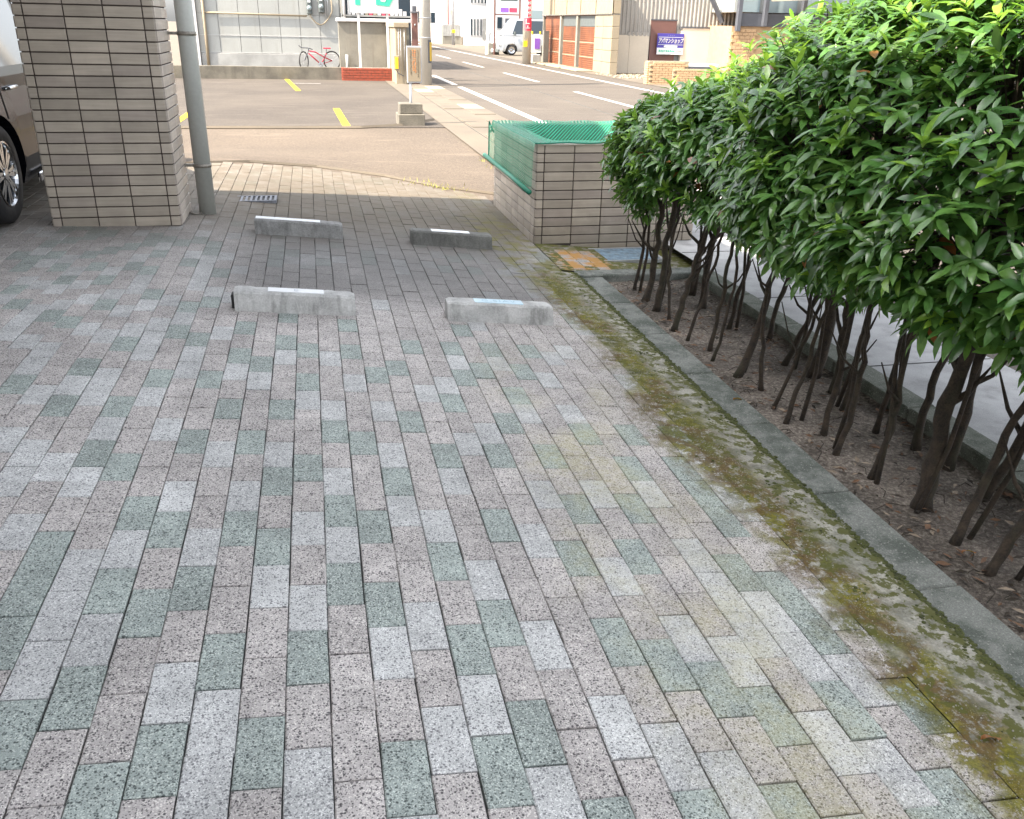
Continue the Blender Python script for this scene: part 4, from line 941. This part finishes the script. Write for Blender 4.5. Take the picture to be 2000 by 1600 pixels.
# grey building at the back left
gb = thing("grey_shed_building", (-1.5, 34, -.18), "pale grey panelled building along the back of the lot", "building")
MB().box(-4.05, 1.25, 33.05, 40, -.2, 6).build("core", PLINTH, gb)
xs = np.linspace(-3.75, 1.2, 8)
for i in range(7):
    for z0, z1 in ((.30, 1.59), (1.60, 3.2), (3.21, 5.2)): MB().box(xs[i]+.008, xs[i+1]-.008, 33.0, 33.045, z0, z1).build("wall_panel", PANELG, gb)
for z in (.31, .88): MB().box(-3.74, 1.19, 32.985, 32.998, z, z+.012).build("trim_rail", WHITE, gb)
MB().cbox(-3.74, 1.19, 32.96, 33.045, -.2, .29, .01).build("plinth", PLINTH, gb)
MB().cbox(-4.30, -3.76, 32.90, 33.5, -.2, 6, .01).build("corner_pier", WHITE, gb)
MB().tube([(-3.50, 32.93, 3.0), (-3.50, 32.93, 1.0), (-3.52, 32.93, -.15)], .05, 10).build("rain_pipe", CREAM, gb, True)
MB().tube([(-3.46, 32.94, 1.62), (-2, 32.95, 1.60), (.05, 32.95, 1.58)], .028, 8).build("conduit", CREAM, gb, True)
MB().box(1.262, 1.42, 32.9, 33.02, -.2, 6).build("corner_trim", PANELG, gb)
MB().tube([(1.38, 32.8, 3), (1.38, 32.8, 1.3)], .04, 8).build("rain_pipe", WHITE, gb, True)
for k, (x, z) in enumerate(((.15, 1.62), (.57, 1.68))):
    e = thing("electric_meter", (x, 32.9, z), ["left dark grey electricity meter on the grey building wall", "right dark grey electricity meter, next to the round conduit loop"][k], "meter", "electricity meters on the grey wall")
    MB().cbox(x-.10, x+.10, 32.84, 32.97, z, z+.75, .04).build("case", GREYDK, e); MB().lathe([(.085, 32.84), (.08, 32.79), (.001, 32.78)], lambda a, c_, h, x=x, z=z: (x+a, h, z+.22+c_), 16).build("dial", PALEGL, e, True)
    MB().box(x-.05, x+.05, 32.825, 32.838, z+.40, z+.62).build("label_plate", SIGNW, e)
cl = thing("conduit_loop", (.5, 32.9, 1.3), "thin looped conduit hanging under the two electricity meters", "cable")
MB().tube([(.15+.72*t_, 32.9, 1.60-.30*math.sin(math.pi*t_)) for t_ in np.linspace(0, 1, 14)]+[(.95, 32.9, 1.75), (.93, 32.9, 2.4)], .022, 7).build("conduit", CREAM, cl, True)
for x in (.72, .80): MB().tube([(x, 32.9, 1.5), (x, 32.9, 2.5)], .014, 6).build("cable", GALV, cl, True)
# bicycle
bk = thing("bicycle", (.25, 31.6, -.18), "red bicycle leaning by the grey building behind the low wall", "bicycle")
def ringw(cx, cy, cz, r_, yaw, parent):
    b = MB(); n_ = 28; b.tube([(cx+math.cos(yaw)*r_*math.cos(t_), cy+math.sin(yaw)*r_*math.cos(t_), cz+r_*math.sin(t_)) for t_ in np.linspace(0, 2*math.pi, n_+1)], .022, 6, False); w0 = b.build("wheel", BLACK, parent, True)
    s_ = MB()
    for k in range(12):
        t_ = math.pi*2*k/12; s_.tube([(cx, cy, cz), (cx+math.cos(yaw)*r_*math.cos(t_), cy+math.sin(yaw)*r_*math.cos(t_), cz+r_*math.sin(t_))], .003, 3)
    s_.build("spokes", GALV, w0)
ringw(-.16, 31.35, .13, .30, 1.05, bk); ringw(.82, 31.8, .13, .31, .42, bk)
hd = Vector((.02, 31.45, .46)); st_ = Vector((.62, 31.7, .42)); bb = Vector((.42, 31.62, .02)); rw = Vector((.82, 31.8, .13)); fwv = Vector((-.16, 31.35, .13))
fr = MB(); fr.tube([hd, Vector((.25, 31.54, .42)), Vector((.5, 31.65, .28)), rw], .022, 8); fr.tube([hd-Vector((0, 0, .08)), bb], .026, 8); fr.tube([bb, Vector((.58, 31.69, .25)), Vector((.63, 31.71, .38))], .02, 8); fr.tube([bb, rw], .014, 6)
fr.build("frame", REDPAINT, bk, True)
MB().tube([Vector((.05, 31.46, .55)), Vector((-.02, 31.43, .38)), fwv+Vector((.03, .0, .02))], .018, 8).build("fork", DARKST, bk, True)
MB().tube([Vector((-.30, 31.2, .64)), Vector((-.22, 31.28, .56)), Vector((-.02, 31.42, .55)), Vector((.06, 31.50, .54)), Vector((.16, 31.62, .50))], .014, 8).build("handlebar", DARKST, bk, True)
MB().tube([Vector((.63, 31.71, .38)), Vector((.645, 31.715, .52))], .012, 6).build("seat_post", DARKST, bk, True)
MB().cbox(.53, .80, 31.64, 31.78, .525, .57, .02).build("saddle", REDPAINT, bk)
MB().lathe([(.09, 0), (.09, .01), (.02, .012)], lambda a, c_, h: (.42+a, 31.58-h, .02+c_), 14).build("chainring", GALV, bk); MB().tube([(.42, 31.5, .02), (.50, 31.5, -.12), (.56, 31.5, -.12)], .01, 5).build("pedal_arm", DARKST, bk, True)

# ------------------------------------------------------------------ right: garages
GX = 11.0
ga = thing("garage_building", (14, 36, -.18), "cream fronted garage building with rusty shutters and a corrugated grey side", "building")
MB().box(GX+.25, 19.5, 32.36, 41.6, -.2, 3.6).build("core", PLINTH, ga)
def corr(parent, name, mat, p0, p1, z0, z1, nrm, pitch=.10, amp=.014):
    p0 = Vector(p0); p1 = Vector(p1); L = (p1-p0).length; d = (p1-p0)/L; nn_ = int(L/pitch*4); b = MB(); vv = []
    for i in range(nn_+1):
        t_ = i/nn_*L; o_ = amp*(1 if (i % 4) in (1, 2) else -1); q = p0+d*t_+Vector(nrm)*o_; z1_ = z1(t_) if callable(z1) else z1; vv += [(q.x, q.y, z0), (q.x, q.y, z1_)]
    b.add(vv, [(2*i, 2*i+2, 2*i+3, 2*i+1) for i in range(nn_)]); return b.build(name, mat, parent, fix=False)
for k in range(5): corr(ga, "upper_cladding", CREAM, (GX-.05, 41.5-2.1*k, 0), (GX-.05, 41.5-2.1*(k+1)+.01, 0), 1.90, 3.6, (-1, 0, 0), .24, .018)
MB().box(GX-.02, GX+.24, 31.0, 41.5, 1.905, 3.6).build("lintel", CREAM, ga)
MB().cbox(GX-.09, GX-.06, 31.0, 41.5, 1.87, 1.92, .004).build("drip_rail", STEEL, ga)
for ya, yb in ((38.5, 41.25), (35.9, 38.05), (33.2, 35.45)):
    t_ = MB(); s_ = thing("x", (0, 0, 0), None, None) if False else None
    shut = MB().box(GX+.06, GX+.09, ya, yb, -.16, 1.86).build("shutter", RUST, ga)
    b = MB(); z = -.12
    while z < 1.84: b.box(GX+.035, GX+.059, ya+.01, yb-.01, z, z+.055); z += .075
    q = b.build("slats", RUST, shut); put(q, kind="stuff")
    for z in (.30, .84): MB().box(GX+.022, GX+.034, ya+.03, yb-.03, z+.05*(ya > 38), z+.035+.05*(ya > 38)).build("rail", CREAM, shut)
    MB().box(GX+.02, GX+.03, ya+.02, yb-.02, 1.45, 1.84).build("head_box", GREYDK if ya < 38 else RUST, shut)
for ya, yb in ((38.07, 38.48), (35.47, 35.88), (41.27, 41.55)): MB().cbox(GX-.06, GX+.24, ya+.10, yb-.10, -.2, 1.86, .01).build("post", BLOCKW, ga)
bj = MB()
for r in range(5):
    for q in range(2):
        y0 = 31.0+q*1.08; MB().cbox(GX-.05, GX+.24, y0+.01, y0+1.06, -.18+.41*r+.005, -.18+.41*(r+1)-.005, .01).build("block", CREAM, ga)
for ya, yb in ((38.4, 41.2), (35.8, 38.0), (33.1, 35.4)): MB().cbox(GX-.75, GX-.02, ya, yb, -.2, -.12, .03).build("threshold", CREAM, ga)
# corrugated side
GYS = 32.33
def ztop(t_): return 3.6
corr(ga, "side_cladding", CORR, (11.26, GYS, 0), (16.9, GYS, 0), 1.19, 3.6, (0, -1, 0), .16, .016)
for z in (1.2, 1.24): pass
corr(ga, "side_cladding", CORR, (12.0, GYS-.05, 0), (13.0, GYS-.05, 0), 1.16, 1.3, (0, -1, 0), .16, .012)
for x0, x1, mt2 in ((11.30, 12.10, BEIGE), (12.11, 12.90, PLINTH)): MB().box(x0, x1, GYS-.045, GYS-.02, -.18, 1.185).build("side_panel", BEIGE if x0 < 12 else BEIGE, ga)
dd_ = MB().box(12.93, 13.96, GYS-.08, GYS-.03, -.1, 1.72).build("door", BROWN, ga); MB().box(12.90, 13.99, GYS-.09, GYS-.081, 1.72, 1.76).build("door_frame", DARKST, dd_)
MB().box(14.18, 16.55, GYS-.20, GYS-.03, -.2, 1.47).build("beige_hoarding", BEIGE, ga); MB().box(14.1, 16.62, GYS-.22, GYS-.03, 1.474, 1.53).build("hoarding_cap", DARKST, ga)
b = MB()
for i in range(14): b.box(11.5+i*.36, 11.53+i*.36, GYS-.032, GYS-.02, 2.32, 2.36); b.box(11.5+i*.36, 11.53+i*.36, GYS-.066, GYS-.052, 1.22, 1.26) if i < 4 else None
b.build("fixings", STEEL, ga)
ap = thing("shop_sign", (13.7, 32.0, .9), "purple and white shop sign in Japanese fixed by the brown door", "sign")
SY = 32.10
MB().cbox(13.17, 14.25, SY, SY+.04, .52, 1.27, .004).build("panel", NAVY, ap); MB().box(13.17, 14.25, SY-.006, SY-.001, .522, .76).build("lower_panel", SIGNW, ap)
MB().box(13.45, 14.0, SY-.006, SY-.001, .775, .845).build("caption_bar", SIGNW, ap); MB().box(13.20, 14.22, SY-.006, SY-.001, 1.13, 1.145).build("line", SIGNW, ap); MB().box(13.20, 14.22, SY-.006, SY-.001, .865, .878).build("line", SIGNW, ap)
def text(body, size, loc, mat, parent, shear=0.0, rot=(math.pi/2, 0, 0), bold=0.0, sx=1.0):
    cu = bpy.data.curves.new("lettering", 'FONT'); cu.body = body; cu.size = size; cu.align_x = 'CENTER'; cu.align_y = 'CENTER'; cu.shear = shear; cu.offset = bold; cu.extrude = .001
    tmp = bpy.data.objects.new("lettering", cu); col.objects.link(tmp); dg = bpy.context.evaluated_depsgraph_get(); dg.update()
    me = bpy.data.meshes.new_from_object(tmp.evaluated_get(dg)); bpy.data.objects.remove(tmp); me.materials.clear(); me.materials.append(mat)
    lo = bpy.data.objects.new("lettering", me); link(lo, parent, loc); lo.rotation_euler = rot; lo.scale = (sx, 1, 1); return lo
text("アパマンショップ", .20, (13.71, SY-.008, 1.0), WHITE, ap, .25, bold=.006, sx=.64)
text("・・・・", .08, (13.71, SY-.008, 1.20), WHITE, ap)
rr = random.Random(8); b = MB()
for i in range(9): x = 13.25+i*.075; b.box(x, x+.05, SY-.010, SY-.0065, .60+rr.uniform(0, .03), .67+rr.uniform(0, .02))
b.build("green_print", GREENP, ap); b = MB()
for i in range(4): x = 13.98+i*.055; b.box(x, x+.035, SY-.010, SY-.0065, .60, .68)
b.build("grey_print", PLINTH, ap)
# brick wall in front
bwr = thing("tan_brick_wall", (11, 25.4, -.18), "low tan brick garden wall by the road with a raised end", "wall")
MB().box(10.42, 11.72, 25.42, 25.75, -.2, .50).build("mortar_core", CREAM, bwr); MB().box(11.17, 12.8, 25.30, 25.41, -.2, .29).build("mortar_core", CREAM, bwr)
MB().cbox(11.18, 12.9, 25.76, 26.2, -.2, .42, .02).build("planter_box", WHITE, bwr); MB().box(11.3, 12.8, 25.72, 25.758, .18, .34).build("planter_slot", DARKST, bwr)
bms = MB().cbox(-.098, .098, -.035, .035, -.029, .029, .003).mesh("brick", ORBR)
for r in range(10):
    for i in range(6):
        x = 10.42+.105+(i*.21)+(.105 if r % 2 else 0); z = -.165+r*.068
        if x < 11.62 and z < .48: inst("brick", bms, bwr, (x, 25.40, z))
    q = inst("brick", bms, bwr, (10.40, 25.58, -.165+r*.068)); q.rotation_euler = (0, 0, R_(90)); q.scale = (1.5, 1, 1)
for r in range(7):
    for i in range(8): inst("brick", bms, bwr, (11.28+i*.21+(.105 if r % 2 else 0), 25.28, -.165+r*.068))
# gravel heap of rubble by the garage corner
rb = MB()
for i in range(240):
    x = random.uniform(10.5, 12.9); y = random.uniform(28.5, 31.8); r_ = random.uniform(.02, .06); rb.add([(x+v.x*r_, y+v.y*r_, -.17+v.z*r_*.6) for v in iv], iff)
o = rb.build("rubble", CREAM, None, True, fix=False); put(o, "scattered pale rubble and gravel at the garage corner", None, None, "stuff")
# building with dark steel columns at right
rbd = thing("steel_column_building", (18, 30, -.18), "building with dark steel columns, tan brick base and a pale canopy", "building")
MB().box(15.3, 24, 30.2, 36, -.2, 1.58).build("brick_base", ORBR, rbd); MB().box(15.45, 24, 30.1, 30.3, 1.582, 2.02).build("dark_band", DARKST, rbd)
MB().box(15.4, 24, 30.4, 36, 2.05, 5.5).build("upper_wall", PANELG, rbd)
for i, x in enumerate((15.35, 16.38, 17.9, 20.2, 22.6)): MB().cbox(x, x+.16, 29.92, 30.09, 1.58 if i else 1.4, 5.5, .01).build("column", DARKST, rbd)
for i in range(4): x = (15.52, 16.56, 18.1, 20.4)[i]; MB().box(x, (16.36, 17.86, 20.16, 22.56)[i], 30.31, 30.39, 2.06, 2.9).build("window", PALEGL, rbd)
MB().tube([(15.40, 31.3, 1.7), (14.3, 31.3, 3.4)], .10, 4).build("brace", DARKST, rbd)
for r in range(14):
    for i in range(5):
        x = 15.41+i*.21+(.105 if r % 2 else 0)
        if x < 16.35: inst("brick", bms, rbd, (x, 30.17, -.10+r*.118)).scale = (1, 1, 1.8)
MB().prism([(16.55, 2.42), (24, 3.0), (24, 3.1), (16.5, 2.50)], FY(27.2), (0, 2.6, 0)).build("canopy", BEIGE, rbd); MB().prism([(16.5, 2.44), (24, 3.02), (24, 3.12), (16.5, 2.54)], FY(27.12), (0, .07, 0)).build("canopy_edge", DARKST, rbd)
MB().box(18.5, 18.62, 27.4, 27.5, -.2, 2.6).build("canopy_post", DARKST, rbd)
# small sign / cabinet behind the hedge
cb_ = thing("grey_cabinet", (5.9, 12.2, -.18), "small grey sign plate half hidden behind the hedge top", "sign")
cb_.location = (10.3, 21.5, -.18); WL[cb_.name] = Vector(cb_.location)
P0 = CAM+ray(1318, 188)*1.0
dd = ray(1320, 186); tt = (21.0-CAM.y)/dd.y; Pc = CAM+dd*tt
MB().cbox(Pc.x-.17, Pc.x+.20, 21.0, 21.06, Pc.z-.30, Pc.z+.17, .01).build("plate", SIGNW, cb_); MB().tube([(Pc.x, 21.1, -.18), (Pc.x, 21.1, Pc.z+.1)], .03, 8).build("post", GALV, cb_, True)

# ------------------------------------------------------------------ far street
ps = thing("roadside_pole", (9.78, 39.7, -.18), "concrete pole wrapped in a red and white sign, with a yellow plate", "pole")
MB().tube([(9.78, 39.7, -.2), (9.76, 39.7, 7)], [.20, .15], 18).build("shaft", M("pole_concrete_warm", (.50, .46, .39), .8, .1, 1, 40, .1), ps, True)
MB().lathe([(.192, 1.22), (.192, 1.75)], lambda x, y, h: (x+9.78, y+39.7, h), 20).build("red_wrap", REDP, ps, True); MB().lathe([(.190, 1.76), (.188, 2.9)], lambda x, y, h: (x+9.775, y+39.7, h), 20).build("white_wrap", SIGNW, ps, True)
b = MB(); b.box(9.66, 9.70, 39.49, 39.505, 1.50, 1.72); b.box(9.70, 9.84, 39.49, 39.505, 1.50, 1.54); b.box(9.68, 9.86, 39.49, 39.505, 1.32, 1.35); b.box(9.74, 9.78, 39.49, 39.505, 1.30, 1.44); b.build("white_marks", WHITE, ps)
b = MB()
for i in range(5): z = 1.85+i*.2; b.box(9.70, 9.86, 39.485, 39.50, z, z+.03); b.box(9.76, 9.80, 39.485, 39.50, z-.05, z+.10); b.box(9.84, 9.88, 39.485, 39.50, z-.02, z+.06)
b.build("red_marks", REDP, ps); MB().cbox(9.57, 9.76, 39.47, 39.50, .55, .80, .005).build("yellow_plate", YELLOW, ps)
tp_ = thing("tarp_banner", (10.4, 40.5, 0), "pale banner with violet print tied beside the roadside pole", "banner")
MB().cbox(10.12, 10.66, 40.45, 40.49, .28, 1.08, .01).build("sheet", SIGNW, tp_); MB().box(10.33, 10.58, 40.435, 40.448, .45, .90).build("print", PURP, tp_)
for x in (10.17, 10.55): MB().cbox(x, x+.07, 40.44, 40.50, 1.082, 1.20, .01).build("yellow_clip", YELLOW, tp_)
MB().cbox(10.20, 10.60, 40.3, 40.6, -.2, .22, .03).build("weight", PLINTH, tp_)
gp = MB().cbox(10.66, 10.90, 40.0, 40.25, -.2, 1.24, .01).build("gate_post", BLOCKW, None, loc=(10.78, 40.1, -.18)); put(gp, "grey concrete gate post between the banner and the garages", "post")
vn, F2 = car("silver box van parked nose to the road beyond the red-wrapped pole", "parked_van", 51.0, 1, 10.78, 14.15, -.16, .92, 1.78, (11.52, 13.55), .29, 1.48, VANP, GLASS, "van", 'x',
             [(11.55, 12.45, 11.82, 12.45), (12.55, 13.95, 12.55, 13.95)], [(12.5, .1, .9, 0), (11.75, .1, .85, -.15)], (10.98, 14.12, 11.62, 14.0), [(12.3, .78), (12.75, .78)])
MB().cbox(10.74, 10.95, 51.02, 51.20, .34, .56, .03).build("headlight", SIGNW, vn); MB().cbox(10.72, 10.80, 51.1, 52.3, -.02, .16, .02).build("bumper", GREYDK, vn)
MB().cbox(11.62, 11.74, 50.90, 50.98, .90, 1.10, .02).build("wing_mirror", GREYDK, vn)
sf = thing("framed_sign", (11.4, 52, -.18), "white sign with a violet and red stripe hung in a dark steel frame", "sign")
for x in (10.68, 12.17): MB().cbox(x-.045, x+.045, 51.95, 52.05, -.2 if x < 11 else 1.65, 5, .005).build("frame_post", BROWN, sf)
MB().cbox(10.73, 12.12, 51.97, 52.03, 1.96, 2.03, .004).build("frame_rail", BROWN, sf); MB().box(10.76, 12.10, 51.98, 52.02, 2.04, 3.6).build("board", SIGNW, sf); MB().box(11.02, 11.5, 51.965, 51.975, 2.12, 2.36).build("violet_stripe", PURP, sf); MB().box(11.55, 12.0, 51.965, 51.975, 2.12, 2.36).build("red_stripe", REDP, sf)
MB().box(11.0, 12.02, 51.965, 51.975, 2.72, 3.1).build("dark_stripe", GREYDK, sf)
cw = thing("concrete_block", (10.7, 52.3, -.18), "short grey concrete block wall at the foot of the framed sign", "block")
MB().cbox(10.36, 11.0, 52.1, 52.4, -.2, .45, .01).build("block", BLOCKW, cw); MB().cbox(10.50, 10.66, 52.0, 52.09, -.05, .15, .03).build("pale_patch", WHITE, cw)
st2 = thing("garden_statue", (10.45, 53, .4), "small white figure standing behind the framed sign's block", "statue")
MB().lathe([(.001, 1.50), (.07, 1.46), (.09, 1.36), (.05, 1.26), (.13, 1.15), (.16, .95), (.11, .75), (.15, .5), (.17, .30), (.19, -.2)], lambda x, y, h: (10.52+x, 53+y, h), 14).build("figure", WHITE, st2, True)
# buildings closing the street
def facade(name, lab, x0, x1, y, h, mat, wins, depth=8, extra=None):
    t = thing(name, ((x0+x1)/2, y, -.18), lab, "building"); MB().box(x0, x1, y, y+depth, -.2, h).build("wall", mat, t)
    for (a, b_, c, d, mt2, nm) in wins:
        fr_ = MB().box(a-.05, b_+.05, y-.03, y-.002, c-.05, d+.05).build(nm, WHITE if nm == "window" else mt2, t)
        if nm == "window": MB().box(a, b_, y-.05, y-.031, c, d).build("pane", mt2, fr_)
    return t
wt = []
for i in range(4): wt.append((13.20+i*.24*1.1, 13.32+i*.26, .62, 1.85, GLASS, "window"))
for i in range(6): wt.append((13.22+i*.28, 13.34+i*.28, 3.05, 4.2, GLASS, "window"))
wt.append((14.25, 14.62, .40, 1.85, PLINTH, "door"))
facade("white_building", "bright white two storey building with narrow dark slit windows", 13.0, 15.4, 75, 7, WHITE, wt, 10)
facade("white_house", "white house front with a dark canopy behind the van", 14.25, 19.5, 70, 6, WHITE, [(14.42, 14.80, 1.2, 2.0, GLASS, "window"), (15.1, 18.3, 1.66, 1.88, DARKST, "canopy"), (17.0, 18.0, 1.95, 2.55, PALEGL, "window"), (15.2, 16.8, -.1, 1.6, PLINTH, "shutter_door")], 3.5)
pk = facade("pink_building", "pale pink rendered building with a red doorway behind the grey fence", 11.3, 13.9, 80, 8, M("pink_render", (.60, .52, .49), .8, .1, .5, 20, .1), [(13.08, 13.58, 1.40, 2.28, M("red_doorway", (.40, .10, .11), .6, .1, 2, 30, .05), "red_panel"), (10.55, 10.9, 1.5, 2.3, GLASS, "window")], 8)
MB().tube([(12.05, 79.9, 8), (12.05, 79.9, 1.4)], .04, 6).build("rain_pipe", REDP, pk, True)
MB().lathe([(.14, 2.55), (.16, 2.4), (.04, 2.1)], lambda x, y, h: (12.38+x, 79.7+y, h), 12).build("wall_lamp", ORBR, pk, True)
facade("far_house", "pale far house at the end of the street with a dark window", 8.0, 11.29, 90, 7, WHITE, [(10.55, 11.05, 1.5, 2.5, GLASS, "window"), (10.6, 11.1, .2, 1.0, PALEGL, "window")], 8)
fn = MB()
f_ = thing("grey_fence", (12.2, 79, -.18), "low grey slatted fence in front of the pink building", "fence")
for i in range(11): x = 11.45+i*.145; MB().box(x, x+.128, 78.9, 78.95, -.1+.58, 1.38).build("slat", PLINTH, f_)
MB().box(11.4, 13.1, 78.96, 79.0, -.2, 1.30).build("rail", BLOCKW, f_)
ac = thing("outdoor_unit", (13.35, 78, .4), "pale air conditioner outdoor unit at the end of the grey fence", "air conditioner")
MB().cbox(12.95, 13.70, 77.8, 78.1, .44, 1.30, .02).build("case", CREAM, ac); MB().lathe([(.26, 77.79), (.20, 77.78), (.001, 77.78)], lambda a, c_, h: (13.28+a, h, .88+c_), 16).build("fan_grille", GREYDK, ac)
MB().lathe([(.10, 77.775), (.001, 77.77)], lambda a, c_, h: (13.28+a, h, .88+c_), 12).build("fan_hub", CREAM, ac)
MB().box(12.9, 13.8, 77.7, 78.3, -.2, .43).build("plinth", CONC, ac)
ph = thing("thin_pole", (11.85, 85, -.18), "thin pale steel pole at the far left kerb of the road", "pole")
MB().tube([(11.9, 76, -.2), (11.9, 76, 8)], [.13, .10], 12).build("shaft", GALV, ph, True); MB().cbox(11.76, 12.04, 75.86, 75.88, .75, 1.0, .004).build("yellow_plate", YELLOW, ph)
ph.location = (11.9, 76, -.18)
for ch in ph.children: ch.location = Vector(ch.location)+Vector((-.05, 9, 0))
# backdrop rows further off
facade("left_row_house", "long pale building row beyond the utility pole on the left of the road", 2.2, 8.0, 95, 8, CREAM, [(3.0+i*1.1, 3.6+i*1.1, 1.0, 2.2, GLASS, "window") for i in range(4)], 8)
facade("workshop", "white workshop far behind the utility pole", 3.6, 6.2, 60, 4, WHITE, [(4.4, 4.9, 1.2, 1.9, GLASS, "window")], 6)
facade("right_row_house", "pale building row far behind the van and garages", 15.5, 40, 98, 9, WHITE, [(16.5+i*2, 17.7+i*2, 1.5, 2.8, GLASS, "window") for i in range(9)], 8)
